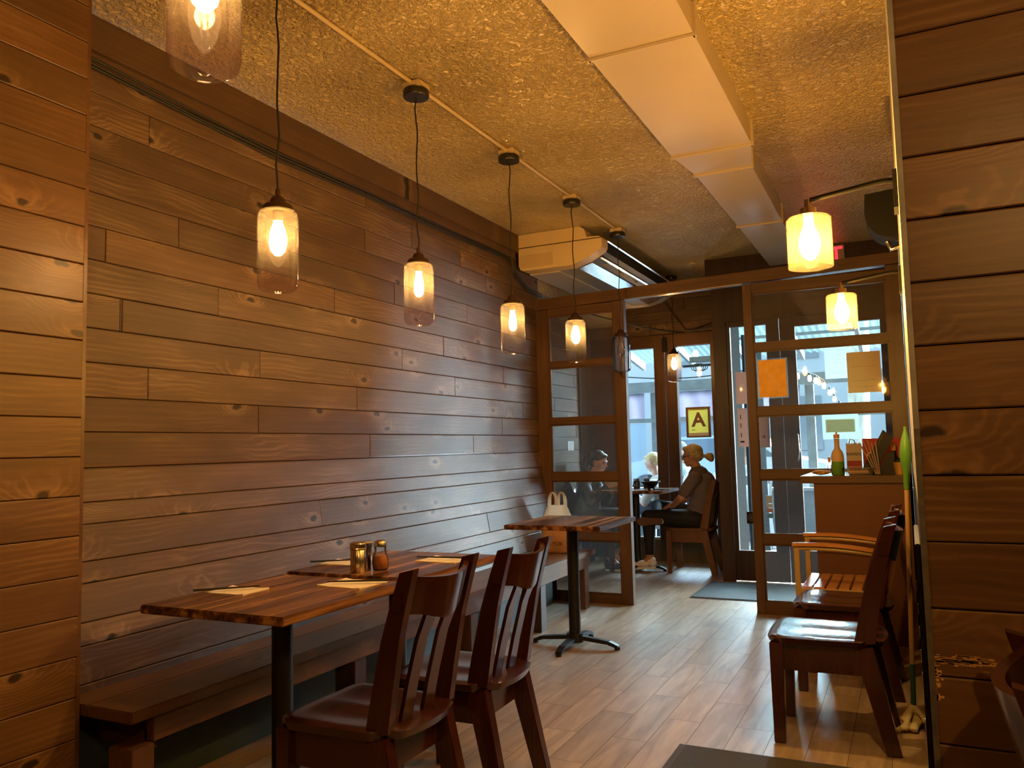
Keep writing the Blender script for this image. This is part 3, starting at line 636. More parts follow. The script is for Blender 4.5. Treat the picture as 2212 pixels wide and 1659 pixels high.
# ------------------------------------------------------------------ conduit and pendants
PXL = -2.02
cond = thing('ceiling_conduit', 'thin painted conduit running along the ceiling between the pendant lamps', 'conduit', (PXL, 4.0, CEIL))
py_ = [3.17, 4.17, 5.16, 6.15]
for a, b in zip([-2.4] + py_, py_): 
    MB().tube([(0, a - 4.0, -0.011), (0, b - 4.0, -0.011)], 0.010, 10).build('conduit_pipe', PAINTED, cond, smooth=True)
for y in [2.16] + py_:
    MB().box(-0.05, 0.05, y - 4.05, y - 3.95, -0.036, -0.001, bev=0.008).build('junction_box', PAINTED, cond)
def light(name, p, w, parent, rad=0.02):
    ld = bpy.data.lights.new(name, 'POINT'); ld.energy = w; ld.color = WARM; ld.shadow_soft_size = rad
    o = bpy.data.objects.new(name, ld); C.objects.link(o); o.location = p; o.parent = parent; return o
def pendant(loc_, drop, label, lit=True, w=None, bulb='round'):
    """drop: distance from ceiling to glass top; local origin at the glass top"""
    w = PEND_W if w is None else w
    t = thing('pendant_lamp', label, 'pendant lamp', loc_, 0, 'smoked glass jar pendants')
    H = drop
    MB().lathe([(0, H - 0.034), (0.060, H - 0.034), (0.0625, H - 0.030), (0.0625, H - 0.004), (0.060, H), (0, H)]).build('ceiling_canopy', CANOPY, t, smooth=True)
    n_ = 14; ph = random.uniform(0, 6)
    MB().tube([(0.006 * sin(ph + i * 1.3) * (1 if 0 < i < n_ else 0), 0.004 * sin(i * 1.7 + ph) * (1 if 0 < i < n_ else 0), 0.055 + (H - 0.09) * i / n_) for i in range(n_ + 1)], 0.0036, 8).build('cord', CORD, t, smooth=True)
    MB().lathe([(0, 0.075), (0.008, 0.075), (0.009, 0.052), (0.021, 0.046), (0.027, 0.034), (0.030, 0.022), (0.047, 0.018), (0.052, 0.012), (0.052, -0.006), (0.0, -0.006)]).build('cap', BRONZE, t, smooth=True)
    R, G = 0.0705, 0.292
    outer = [(0.036, 0.0), (0.056, -0.003), (0.066, -0.012), (R, -0.030), (R, -G + 0.03), (0.066, -G + 0.012), (0.052, -G + 0.002), (0.030, -G), (0.016, -G + 0.004), (0.010, -G - 0.003), (0, -G - 0.004)]
    inner = [(max(0, r - 0.0028), z_ + (0.003 if z_ < -0.2 else -0.002)) for r, z_ in outer][::-1]
    MB().lathe(outer, seg=40).build('glass_jar', JARG if lit else JARC, t, smooth=True)
    MB().cyl(0, 0, -0.040, -0.008, 0.017).build('socket', PAPERN if lit else BRONZE, t, smooth=True)
    if bulb == 'round': bp = [(0, -0.166), (0.012, -0.162), (0.025, -0.147), (0.031, -0.122), (0.031, -0.098), (0.026, -0.072), (0.018, -0.052), (0.014, -0.040), (0, -0.040)]
    else: bp = [(0, -0.160), (0.012, -0.156), (0.021, -0.142), (0.0235, -0.120), (0.021, -0.085), (0.015, -0.055), (0.012, -0.040), (0, -0.040)]
    b = MB().lathe(bp, seg=24).build('bulb', BULBM if lit else BULBOFF, t, smooth=True)
    if lit:
        f = MB()
        for a in range(4): f.tube([(0.009 * cos(a * pi / 2), 0.009 * sin(a * pi / 2), -0.142), (0.005 * cos(a * pi / 2), 0.005 * sin(a * pi / 2), -0.075)], 0.0013, 6)
        f.build('filament', FILM, b)
        light('bulb_light', (0, 0, -0.105), w, t)
    return t
GT = 2.145
labs = ['lit jar pendant second from the near end, large and bright over the set tables',
        'lit jar pendant hanging third from the near end, before the board wall',
        'lit jar pendant hanging fourth from the near end, in front of the board wall',
        'lit jar pendant before the left glass panes of the partition',
        'unlit clear jar pendant hanging beside the partition doorway']
pendant((-1.96, 2.16, GT - 0.005), CEIL - GT - 0.03, labs[0])
for i, y in enumerate(py_):
    pendant((PXL, y, GT + (0.01, -0.03, 0.005, 0.012)[i]), CEIL - GT - (0.01, -0.03, 0.005, 0.012)[i] - 0.037, labs[i + 1], lit=(i != 3), w=PEND_W * (1, 0.9, 1, 0)[i], bulb='pear' if i in (0, 1) else 'round')
pendant((-2.14, 8.24, 2.215), CEIL - 2.215, 'small lit jar pendant far behind the partition doorway near the front windows', w=PEND_W * 0.7)
pendant((-1.215, 1.13, 2.33), CEIL - 2.33, 'nearest jar pendant with glowing filaments cut off by the top of the photo', w=PEND_W * 0.9)
pendant((-1.2, -0.6, 2.30), CEIL - 2.30, 'jar pendant added out of view to light the near dining area', w=PEND_W * 0.8)  # unseen lamp, added to brighten the near end of the room
pendant((0.55, 0.15, 2.30), CEIL - 2.30, 'jar pendant added out of view to light the right pier', w=PEND_W * 3.4)  # added lamp, never in view, extra strong to brighten the right pier boards

# ------------------------------------------------------------------ wall sconces
def sconce(y, zc, label, w=None):
    t = thing('wall_sconce', label, 'wall lamp', (0.012, y, zc), 0, 'drum glass sconces on the right wall')
    X = -0.240
    MB().box(-0.012, 0.0, -0.05, 0.05, 0.055, 0.175, bev=0.006).build('wall_plate', BLACKM, t)
    MB().tube([(-0.005, 0, 0.150), (-0.035, 0, 0.152), (-0.06, 0, 0.150), (X + 0.01, 0, 0.128), (X, 0, 0.118)], 0.0075, 10).build('arm', pbr('arm_black%d' % int(y * 10), (0.004, 0.0035, 0.003), 0.6, spec=0.15), t, smooth=True)
    MB().lathe([(0, 0.130), (0.009, 0.130), (0.010, 0.105), (0.023, 0.103), (0.024, 0.075), (0, 0.075)], X).build('socket_cap', BRONZE, t, smooth=True)
    r = 0.063; o_, i_ = r, r - 0.003
    MB().lathe([(0.020, 0.076), (r - 0.006, 0.076), (r, 0.070), (r, -0.072), (r - 0.003, -0.073), (r - 0.003, 0.069), (0.020, 0.073)], X, seg=40).build('glass_shade', FROSTG, t, smooth=True)
    b = MB().lathe([(0, -0.052), (0.012, -0.048), (0.026, -0.028), (0.031, -0.004), (0.027, 0.022), (0.017, 0.045), (0.013, 0.074), (0, 0.074)], X).build('bulb', BULBM, t, smooth=True)
    light('bulb_light', (X, 0, -0.005), SCONCE_W if w is None else w, t)
    return t
sconce(2.48, 1.858, 'larger nearer drum glass sconce glowing on its arm by the right wall')
sconce(3.74, 1.832, 'smaller farther drum glass sconce glowing before the right partition panes')
# wall speaker
spk2 = thing('wall_speaker', 'black rounded speaker mounted on the right wall near the ceiling', 'speaker', (0.012, 4.2, 2.33))
m = MB(); pts = [(0, 0.115), (-0.135, 0.105), (-0.140, 0.02)] + [(-0.140 + 0.10 * (1 - cos(a * pi / 16)), 0.02 - 0.13 * sin(a * pi / 16)) for a in range(1, 9)] + [(0, -0.115)]
m.prism(pts, -0.10, 0.10, 'y').build('cabinet', pbr('speaker_black', (0.004, 0.004, 0.004), 0.6, spec=0.15), spk2)
MB().tube([(-0.05, 0, -0.11), (-0.035, 0, -0.15), (0, 0, -0.14)], 0.012).build('bracket', CHROME, spk2, smooth=True)

# ------------------------------------------------------------------ tables
def table(loc_, label, sx=0.64, sy=0.71, h=0.775, rz=0.0):
    t = thing('dining_table', label, 'table', loc_, rz, 'plank topped pedestal tables')
    m = MB(); m.box(-sx / 2, sx / 2, -sy / 2, sy / 2, h - 0.030, h, bev=0.004); m.build('tabletop', TABLEW, t)
    MB().box(-0.11, 0.11, -0.11, 0.11, h - 0.040, h - 0.0305, bev=0.003).build('mounting_plate', BLACKM, t)
    MB().cyl(0, 0, 0.055, h - 0.0405, 0.038, seg=28).build('pole', BLACKM, t, smooth=True)
    m = MB()
    L = 0.29
    for a in range(4):
        c, s_ = cos(a * pi / 2), sin(a * pi / 2)
        m.bar((0.0 * c, 0.0 * s_, 0.062), (L * 0.80 * c, L * 0.80 * s_, 0.040), (0.052, 0.026), (0.046, 0.022), bev=0.004)
        m.bar((L * 0.78 * c, L * 0.78 * s_, 0.040), (L * c, L * s_, 0.018), (0.046, 0.024), (0.040, 0.018), bev=0.003)
        m.cyl(L * 0.97 * c, L * 0.97 * s_, 0.0, 0.018, 0.018, seg=12)
    m.cyl(0, 0, 0.03, 0.085, 0.055, seg=24)
    m.build('cross_base', BLACKM, t)
    return t
table((-2.105, 2.34, 0), 'nearest dining table with two napkins and chopsticks, by the near end of the bench', h=0.770)
table((-2.105, 3.085, 0), 'second dining table with shakers, pushed end to end behind the nearest table', sy=0.73, h=0.778)
table((-2.00, 4.94, 0), 'empty dining table standing alone in front of the partition doorway', h=0.800)
table((-2.57, 8.12, 0), 'dining table between the two seated diners at the front windows', sx=0.75, sy=0.62, h=0.825)

# ------------------------------------------------------------------ chairs
def mk_chair(label, SEAT=MAHOGX, BODY=MAHOG, loc_=(0, 0, 0), rz=0.0, name='dining_chair', group='slat backed wooden chairs'):
    t = thing(name, label, 'chair', loc_, rz, group)
    # scooped seat
    m = MB(); NX, NY = 22, 22; top, bot = [], []
    def P(i, j):
        u, v = -1 + 2 * i / NX, -1 + 2 * j / NY
        hw = 0.222 - 0.014 * (u + 1) / 2
        x = 0.215 * u; y = hw * v
        if u > 0: x += 0.045 * (1 - v * v) * u ** 2
        if u < 0: x -= 0.012 * (1 - v * v) * u ** 2
        c = max(0, abs(u) + abs(v) - 1.72); x -= math.copysign(c * 0.09, u); y -= math.copysign(c * 0.09, v)
        return u, v, x, y
    for i in range(NX + 1):
        a, b = [], []
        for j in range(NY + 1):
            u, v, x, y = P(i, j)
            e = max(abs(u), abs(v)); z_ = 0.452 - 0.010 * math.exp(-((u - 0.15) ** 2 * 2.0 + (abs(v) - 0.42) ** 2 * 7)) - 0.002 * (1 - v * v)
            z_ -= 0.007 * max(0, (e - 0.86) / 0.14) ** 2; z_ -= 0.007 * max(0, (-u - 0.75) / 0.25) ** 2
            a.append(m.bm.verts.new((x, y, z_))); q = 0.97 if e > 0.99 else 1
            b.append(m.bm.verts.new((x * q, y * q, 0.418)))
        top.append(a); bot.append(b)
    for i in range(NX):
        for j in range(NY):
            m.bm.faces.new((top[i][j], top[i + 1][j], top[i + 1][j + 1], top[i][j + 1])); m.bm.faces.new((bot[i][j], bot[i][j + 1], bot[i + 1][j + 1], bot[i + 1][j]))
    ed = lambda g: [g[0][j] for j in range(NY + 1)] + [g[i][NY] for i in range(1, NX + 1)] + [g[NX][j] for j in range(NY - 1, -1, -1)] + [g[i][0] for i in range(NX - 1, 0, -1)]
    ring_bridge(m.bm, ed(top), ed(bot)); m.build('seat', SEAT, t, smooth=True)
    for s_ in (-1, 1):
        MB().bar((-0.180, 0.178 * s_, 0.4175), (-0.182, 0.185 * s_, 0.0), (0.058, 0.058), (0.046, 0.046), up=(0, 1, 0), bev=0.003).build('leg', BODY, t)
        m = MB(); m.bar((0.165, 0.172 * s_, 0.4175), (0.262, 0.190 * s_, 0.0), (0.076, 0.052), (0.056, 0.044), up=(0, 1, 0), bev=0.003); m.build('leg', BODY, t)
        # back post, slightly curved and leaning
        m = MB(); pr = [(0.170, 0.435, 0.084), (0.194, 0.56, 0.076), (0.228, 0.72, 0.066), (0.264, 0.84, 0.058), (0.292, 0.925, 0.050)]; R = []
        for x, z_, w in pr:
            yy = s_ * (0.178 + 0.020 * (z_ - 0.43)); 
            R.append([m.bm.verts.new((x + dx * w / 2, yy + dy * 0.016, z_ + dx * 0.006)) for dx, dy in ((-1, -1), (1, -1), (1, 1), (-1, 1))])
        for a, b in zip(R, R[1:]): ring_bridge(m.bm, a, b)
        m.bm.faces.new(R[0][::-1]); m.bm.faces.new(R[-1])
        yy = s_ * 0.206; m.box(0.245, 0.275, min(yy, yy - s_ * 0.014), max(yy, yy - s_ * 0.014), 0.80, 0.86, bev=0.002)
        es = [e for e in m.bm.edges if e.is_manifold and e.calc_face_angle() > 0.9]; bmesh.ops.bevel(m.bm, geom=es, offset=0.0025, segments=2, affect='EDGES', clamp_overlap=True)
        m.build('back_post', BODY, t)
    # bowed crest rail with curved lower edge
    m = MB(); N = 18; R = []
    for i in range(N + 1):
        v = -1 + 2 * i / N; y = 0.172 * v; bow = 0.050 * (1 - v * v)
        zt = 0.906 - 0.016 * (1 - v * v) ; zb = 0.786 - 0.036 * math.exp(-((abs(v) - 0.0) ** 2) * 3) + 0.006
        xt = 0.283 + bow; xb = 0.252 + bow * 0.95
        R.append([m.bm.verts.new(p) for p in ((xb - 0.012, y, zb), (xb + 0.010, y, zb), (xt + 0.010, y, zt), (xt - 0.010, y, zt + 0.001))])
    for a, b in zip(R, R[1:]): ring_bridge(m.bm, a, b)
    m.bm.faces.new(R[0][::-1]); m.bm.faces.new(R[-1]); m.build('crest_rail', BODY, t, smooth=True)
    for s_ in (-1, 1):
        m = MB(); R = []
        for x, z_, w in ((0.186, 0.447, 0.060), (0.212, 0.56, 0.058), (0.250, 0.70, 0.058), (0.290, 0.79, 0.064)):
            R.append([m.bm.verts.new((x + dx * 0.007, s_ * 0.062 + dy * w / 2, z_)) for dx, dy in ((-1, -1), (1, -1), (1, 1), (-1, 1))])
        for a, b in zip(R, R[1:]): ring_bridge(m.bm, a, b)
        m.bm.faces.new(R[0][::-1]); m.bm.faces.new(R[-1]); m.build('slat', BODY, t, smooth=True)
    MB().box(-0.160, 0.150, -0.190, -0.168, 0.305, 0.4175).build('apron', BODY, t); MB().box(-0.160, 0.150, 0.168, 0.190, 0.305, 0.4175).build('apron', BODY, t)
    MB().box(-0.196, -0.174, -0.156, 0.156, 0.305, 0.4175).build('apron', BODY, t); MB().box(0.150, 0.172, -0.150, 0.150, 0.305, 0.4175).build('apron', BODY, t)
    return t
chA = mk_chair('nearest dark mahogany chair, tucked at the nearest table with its back to the aisle', loc_=(-1.645, 2.235, 0))
dup(chA, (-1.605, 2.77, 0), radians(2), 'dark mahogany chair second from the near end along the set tables')
dup(chA, (-0.385, 3.885, 0), radians(1), 'glossy mahogany chair nearest of the row against the right wall')
dup(chA, (-0.370, 4.665, 0), radians(-1), 'mahogany chair behind the front one in the row against the right wall')
dup(chA, (0.44, 1.52, 0), radians(176), 'dark chair at the bottom right corner beside the right pier, mostly out of frame')
chP = mk_chair('reddish oak chair holding the woman in the grey shirt', OAKY, OAKY, loc_=(-2.03, 8.235, 0), rz=0)
dup(chA, (-2.965, 8.12, 0), radians(180), 'dark chair under the woman in the black jacket behind the left panes')
# slatted armchair
t = thing('slatted_armchair', 'gold framed armchair with wooden arms and slatted seat by the counter', 'chair', (-0.36, 5.20, 0))
for s_, yy in ((-1, -0.27), (1, 0.27)):
    MB().tube([(-0.255 + 0.40 * i / 10, yy, 0.668 + 0.010 * sin(pi * i / 12) - 0.025 * i / 10) for i in range(11)], 0.012, 8).build('arm_rail', GOLDM, t, smooth=True)
    m = MB(); R = []
    for i in range(13):
        q = i / 12; x = -0.275 + 0.46 * q; zc = 0.690 + 0.014 * sin(pi * q) - 0.028 * q
        R.append([m.bm.verts.new((x, yy + dy * 0.024, zc + dz * 0.009)) for dy, dz in ((-1, -1), (1, -1), (1, 1), (-1, 1))])
    for a, b in zip(R, R[1:]): ring_bridge(m.bm, a, b)
    m.bm.faces.new(R[0][::-1]); m.bm.faces.new(R[-1]); m.build('armrest', ARMW, t)
    MB().box(-0.268, -0.238, yy - 0.012, yy + 0.012, 0, 0.680, bev=0.003).build('leg', GOLDM, t)
    MB().box(0.15, 0.18, yy - 0.012, yy + 0.012, 0, 0.665, bev=0.003).build('leg', GOLDM, t)
    MB().box(-0.238, 0.15, yy - 0.010, yy + 0.010, 0.415, 0.445).build('seat_rail', GOLDM, t)
    MB().bar((0.165, yy * 0.92, 0.44), (0.255, yy * 0.92, 0.88), (0.026, 0.026), up=(0, 1, 0)).build('back_post', GOLDM, t)
for i in range(6):
    x = -0.238 + i * 0.066
    MB().box(x, x + 0.055, -0.259, 0.259, 0.436, 0.452, bev=0.003).build('seat_slat', ARMW, t)
MB().bar((0.252, -0.25, 0.85), (0.252, 0.25, 0.85), (0.02, 0.06)).build('back_rail', ARMW, t)

# ------------------------------------------------------------------ table settings
def napkin(x, y, z_, label, a=0.0, s=0.115, stick=((0, 0), (0, 0))):
    m = MB(); c, q = cos(a), sin(a); pts = [(-s * 0.75, -s * 0.6), (s * 0.75, -s * 0.6), (s * 0.75, s * 0.6), (-s * 0.75, s * 0.6)]
    top = []; N = 6; G = []
    for i in range(N + 1):
        row = []
        for j in range(N + 1):
            u, v = -1 + 2 * i / N, -1 + 2 * j / N; X, Y = s * 0.78 * u, s * 0.62 * v
            row.append(m.bm.verts.new((X * c - Y * q, X * q + Y * c, 0.0022 + 0.0012 * abs(sin(u * 3 + v * 2)) + (0.003 if abs(u) * abs(v) > 0.9 else 0))))
        G.append(row)
    for i in range(N):
        for j in range(N): m.bm.faces.new((G[i][j], G[i + 1][j], G[i + 1][j + 1], G[i][j + 1]))
    r = bmesh.ops.extrude_face_region(m.bm, geom=list(m.bm.faces))
    for v in r['geom']:
        if isinstance(v, bmesh.types.BMVert): v.co.z = 0.0003
    o = m.build('paper_napkin', PAPERN); o.location = (x, y, z_); tag(o, label, 'napkin', 'paper napkins on the set tables'); return o
def sticks(x0, y0, x1, y1, z_, label, wrap=True):
    L = Vector((x1 - x0, y1 - y0, 0)); t = thing('chopstick_pair', label, 'chopsticks', (x0, y0, z_), math.atan2(L.y, L.x), 'chopsticks on napkins')
    n_ = 0.235
    for k in (-1, 1):
        MB().tube([(0, 0.0042 * k, 0.0085), (n_, 0.003 * k, 0.0065)], [0.0038, 0.0022], 8).build('chopstick', BLACKP, t, smooth=True)
    MB().box(0.06, 0.085, -0.012, 0.012, 0.0, 0.004).build('paper_band', PAPERN, t) if wrap else None
    return t
T1, T2 = 0.770, 0.778
napkin(-2.295, 2.31, T1, 'napkin at the left end of the nearest table, by the wall', 0.04, 0.115)
napkin(-1.965, 2.575, T1, 'napkin at the aisle side of the nearest table', -0.06, 0.135)
napkin(-2.335, 3.01, T2, 'napkin left of the shakers on the second table', 0.05, 0.12)
napkin(-1.935, 3.22, T2, 'napkin at the aisle side of the second table, right of the shakers', -0.05, 0.135)
sticks(-2.405, 2.20, -2.241, 2.366, T1 + 0.006, 'black chopsticks across the leftmost napkin of the nearest table', False)
sticks(-1.835, 2.625, -2.05, 2.53, T1 + 0.006, 'black chopsticks across the aisle side napkin of the nearest table', False)
sticks(-2.45, 2.905, -2.31, 3.02, T2 + 0.006, 'black chopsticks on the napkin left of the shakers', False)
sticks(-1.835, 3.215, -2.05, 3.20, T2 + 0.006, 'black chopsticks on the napkin right of the shakers', False)
# shakers
t = thing('metal_shaker', 'brassy steel shaker with screw lid standing on the second table', 'shaker', (-2.105, 2.80, T2))
MB().lathe([(0, 0), (0.032, 0), (0.033, 0.003), (0.033, 0.090), (0.030, 0.094), (0, 0.094)], seg=36).build('body', STEEL, t, smooth=True)
MB().lathe([(0, 0.0945), (0.035, 0.0945), (0.036, 0.098), (0.0345, 0.100), (0.0355, 0.103), (0.0345, 0.106), (0.0355, 0.109), (0.034, 0.118), (0.028, 0.123), (0, 0.124)], seg=36).build('lid', STEEL, t, smooth=True)
t = thing('steel_jar', 'second steel shaker half hidden behind the front one', 'shaker', (-2.125, 2.875, T2))
MB().lathe([(0, 0), (0.031, 0), (0.031, 0.094), (0, 0.094)], seg=30).build('body', CHROME, t, smooth=True)
MB().lathe([(0, 0.0945), (0.034, 0.0945), (0.034, 0.112), (0.027, 0.119), (0, 0.12)], seg=30).build('lid', CHROME, t, smooth=True)
t = thing('spice_shaker', 'ribbed glass shaker of orange chili powder with metal lid', 'shaker', (-2.045, 2.875, T2))
pf = [(0, 0.0), (0.026, 0.0), (0.031, 0.006), (0.034, 0.020), (0.0355, 0.035), (0.033, 0.052), (0.027, 0.070), (0.024, 0.082), (0.0245, 0.098), (0.0, 0.0985)]
rib = []
for (r1, z1), (r2_, z2) in zip(pf[1:-1], pf[2:-1] + [pf[-2]]):
    rib += [(r1, z1)]
    if z2 > z1: rib += [(r1 + (r2_ - r1) * 0.5 + 0.0012, z1 + (z2 - z1) * 0.5)]
MB().lathe([(0, 0)] + rib + [(0.0245, 0.098)], seg=36).build('glass_body', glass('shaker_glass', (0.95, 0.95, 0.93), 0.04, refl=1.0), t, smooth=True)
MB().lathe([(0, 0.004), (0.028, 0.006), (0.031, 0.02), (0.0325, 0.035), (0.030, 0.050), (0.027, 0.060), (0, 0.062)], seg=30).build('chili_powder', pbr('chili', (0.62, 0.20, 0.05), 0.9, bump=0.6, bscale=900, var=0.4, vscale=300), t, smooth=True)
MB().lathe([(0, 0.0985), (0.027, 0.0985), (0.027, 0.112), (0.024, 0.121), (0.014, 0.126), (0, 0.127)], seg=30).build('lid', STEEL, t, smooth=True)

# ------------------------------------------------------------------ takeaway bag on the bench
bag = thing('takeaway_bag', 'pale plastic carrier bag over a brown box standing on the bench end', 'bag', (-2.56, 6.02, 0.446), radians(8))
BAGP = glass('bag_plastic', (0.95, 0.86, 0.76), haze=0.55, hazecol=(0.95, 0.78, 0.58), refl=0.4, rough=0.2)
BAGB = pbr('kraft_box', (0.60, 0.26, 0.07), 0.7, var=0.08)
MB().box(-0.10, 0.115, -0.085, 0.085, 0.003, 0.20, bev=0.006).build('inner_box', BAGB, bag)
m = MB(); prof = [(0.0, 0.118, 0.098), (0.02, 0.132, 0.105), (0.20, 0.126, 0.100), (0.27, 0.110, 0.078), (0.33, 0.090, 0.050), (0.37, 0.072, 0.030)]; rings = []; rn = random.Random(4)
for z_, a, b in prof:
    r = []
    for k in range(40):
        th = 2 * pi * k / 40; sq = (abs(cos(th)) ** 4 + abs(sin(th)) ** 4) ** -0.25; w = 1 + 0.035 * sin(th * 9 + z_ * 14) * (z_ / 0.3) + 0.02 * sin(th * 5 + 2)
        r.append(m.bm.verts.new((a * cos(th) * sq * w, b * sin(th) * sq * w, z_)))
    rings.append(r)
for a, b in zip(rings, rings[1:]): ring_bridge(m.bm, a, b)
m.bm.faces.new(rings[0][::-1]); m.build('plastic_body', BAGP, bag, smooth='all')
for s_ in (-1, 1):
    m = MB(); R = []
    for i in range(17):
        q = i / 16; th = pi * q; cx = s_ * 0.036 + 0.030 * cos(th); cz = 0.365 + 0.105 * sin(th) ** 0.8
        w = 0.016 + 0.010 * abs(cos(th)); nx, nz = cos(th), sin(th)
        R.append([m.bm.verts.new((cx + nx * w * a, 0.012 * b + 0.006 * sin(q * 9), cz + nz * w * a * 0.8)) for a, b in ((-0.5, -1), (0.5, -1), (0.5, 1), (-0.5, 1))])
    for a, b in zip(R, R[1:]): ring_bridge(m.bm, a, b)
    m.build('handle_loop', BAGP, bag, smooth='all')
text('RUN YUK', 0.045, pbr('bag_print', (0.05, 0.03, 0.02), 0.7), (-0.03, -0.112, 0.075), FACE_CAM, 'printed_text', bag)

# ------------------------------------------------------------------ counter with its things
ct = thing('host_counter', 'tall brown counter with overhanging top in front of the right partition panes', 'counter', (-0.31, 5.95, 0))
MB().box(-0.262, 0.30, -0.33, 0.34, 0.0, 1.003).build('cabinet_body', wood('counter_ply', [(0.075, 0.026, 0.010), (0.115, 0.042, 0.016), (0.16, 0.062, 0.026)], rough=0.5, axis=0, knots=False, contrast=0.5), ct)
MB().box(-0.342, 0.305, -0.35, 0.36, 1.004, 1.052, bev=0.004).build('countertop', RAILW, ct)
CT = 1.052
def at(o, x, y, z_=CT): o.location = (x, y, z_); return o
t = thing('sauce_bottle', 'tall swing top bottle with green lower half and tan label on the counter', 'bottle', (-0.430, 5.78, CT))
MB().lathe([(0, 0), (0.038, 0), (0.041, 0.004), (0.040, 0.088)], seg=32).build('green_wrap', pbr('green_liquid', (0.10, 0.25, 0.04), 0.35), t, smooth=True)
MB().lathe([(0.040, 0.0885), (0.040, 0.125), (0.034, 0.150), (0.020, 0.170), (0.0165, 0.185), (0.0165, 0.235), (0.019, 0.238), (0, 0.239)], seg=32).build('pale_label', pbr('pale_wrap', (0.50, 0.34, 0.18), 0.6), t, smooth=True)
MB().lathe([(0, 0.2395), (0.019, 0.2395), (0.019, 0.268), (0, 0.27)], seg=24).cyl(0, 0, 0.27, 0.282, 0.006).build('stopper', pbr('stopper_tan', (0.55, 0.26, 0.09), 0.5), t, smooth=True)
t = thing('small_dropper_bottle', 'small clear bottle with tan cap left of the tall bottle on the counter', 'bottle', (-0.497, 5.95, CT))
MB().lathe([(0, 0), (0.013, 0), (0.013, 0.06), (0.008, 0.07), (0.008, 0.078)], seg=20).build('bottle_body', glass('clear_small', (0.95, 0.97, 1), 0.1), t, smooth=True)
MB().lathe([(0, 0.0785), (0.010, 0.0785), (0.009, 0.115), (0, 0.118)], seg=20).build('cap', pbr('cap_tan', (0.55, 0.28, 0.12), 0.5), t, smooth=True)
m = MB(); rn = random.Random(9)
for i in range(5): m.ell((rn.uniform(-0.035, 0.035), rn.uniform(-0.015, 0.015), 0.012 + 0.003 * i), (0.05, 0.035, 0.011), 16, Euler((0, rn.uniform(-0.1, 0.1), rn.uniform(-1, 1))).to_matrix())
o = remesh(m.build('folded_cloth', pbr('tan_cloth', (0.48, 0.28, 0.12), 0.9, var=0.2, vscale=60)), 0.004, 3); tag(at(o, -0.525, 5.77), 'crumpled tan cloth at the left end of the counter', 'cloth')
t = thing('takeaway_tray', 'shallow foil tray with clear lid holding rolls on the counter', 'food tray', (-0.300, 5.75, CT))
FOILG = glass('clear_lid', (0.95, 0.95, 0.95), 0.15, refl=1.0)
m = MB(); R = []
for z_, w, d in ((0.0, 0.075, 0.05), (0.040, 0.090, 0.062), (0.042, 0.100, 0.070)):
    R.append([m.bm.verts.new((a * w, b * d, z_)) for a, b in ((-1, -1), (1, -1), (1, 1), (-1, 1))])
for a, b in zip(R, R[1:]): ring_bridge(m.bm, a, b)
m.bm.faces.new(R[0][::-1]); m.build('tray', FOILG, t)
MB().box(-0.100, 0.100, -0.070, 0.070, 0.0425, 0.048, bev=0.002).build('lid', FOILG, t)
MB().tube([(-0.06, -0.01, 0.020), (0.055, -0.01, 0.022)], 0.016, 12).tube([(-0.05, 0.025, 0.018), (0.06, 0.02, 0.018)], 0.015, 12).build('rolls', pbr('roll', (0.62, 0.36, 0.24), 0.7), t, smooth=True)
t = thing('paper_ramen_bag', 'pale paper bag printed RAMEN standing between bottle and red box', 'bag', (-0.345, 6.08, CT))
m = MB(); m.box(-0.048, 0.048, -0.02, 0.02, 0, 0.20)
for i in range(6): m.box(-0.048 + i * 0.016, -0.040 + i * 0.016, -0.02, 0.02, 0.2, 0.206)
m.build('bag_body', pbr('pale_kraft', (0.42, 0.34, 0.28), 0.8), t)
text('RAMEN', 0.028, pbr('ink', (0.02, 0.02, 0.02), 0.8), (0, -0.0212, 0.13), FACE_CAM, 'printed_text', t)
MB().box(-0.046, 0.046, -0.0212, -0.0202, 0.045, 0.085).build('red_label', pbr('dull_red', (0.25, 0.03, 0.03), 0.7), t)
MB().tube([(-0.03, 0, 0.2), (-0.02, 0, 0.235), (0.005, 0, 0.225), (0.012, 0, 0.2)], 0.003, 8).build('twisted_handle', BLACKP, t, smooth=True)
t = thing('red_menu_box', 'red box with a yellow letter C behind the chopsticks on the counter', 'box', (-0.170, 6.14, CT))
MB().box(-0.120, 0.130, -0.025, 0.025, 0, 0.235, bev=0.002).build('box_body', pbr('menu_red', (0.36, 0.022, 0.022), 0.6), t)
text('C', 0.10, pbr('menu_yellow', (0.80, 0.45, 0.10), 0.6), (-0.070, -0.0262, 0.105), FACE_CAM, 'letter_mark', t)
t = thing('napkin_dispenser', 'slanted black holder rising behind the chopsticks on the counter', 'holder', (-0.175, 5.88, CT))
MB().prism([(-0.13, 0.0), (-0.04, 0.0), (0.086, 0.235), (0.026, 0.290)], -0.04, 0.04, 'y').prism([(-0.03, 0.0), (0.085, 0.0), (0.085, 0.14), (0.045, 0.14)], -0.038, 0.038, 'y').build('holder_body', BLACKP, t)
MB().prism([(-0.03, 0.16), (0.022, 0.262), (0.030, 0.256), (-0.022, 0.155)], -0.042, -0.0405, 'y').build('edge_flap', BLACKM, t)
t = thing('chopstick_bundle', 'fan of brown chopsticks leaning against the black holder on the counter', 'chopsticks', (-0.190, 5.70, CT + 0.002))
for i in range(5):
    MB().tube([(0.006 * i - 0.01, -0.004 * (i % 2), 0.003), (-0.100 + i * 0.024, 0.050, 0.205 + 0.010 * (i % 3))], [0.0030, 0.0048], 8).build('chopstick', pbr('stick_brown%d' % i, (0.30, 0.20, 0.14), 0.4), t, smooth=True)
t = thing('brass_cup', 'small brass cup with black contents at the right end of the counter', 'cup', (-0.058, 5.80, CT))
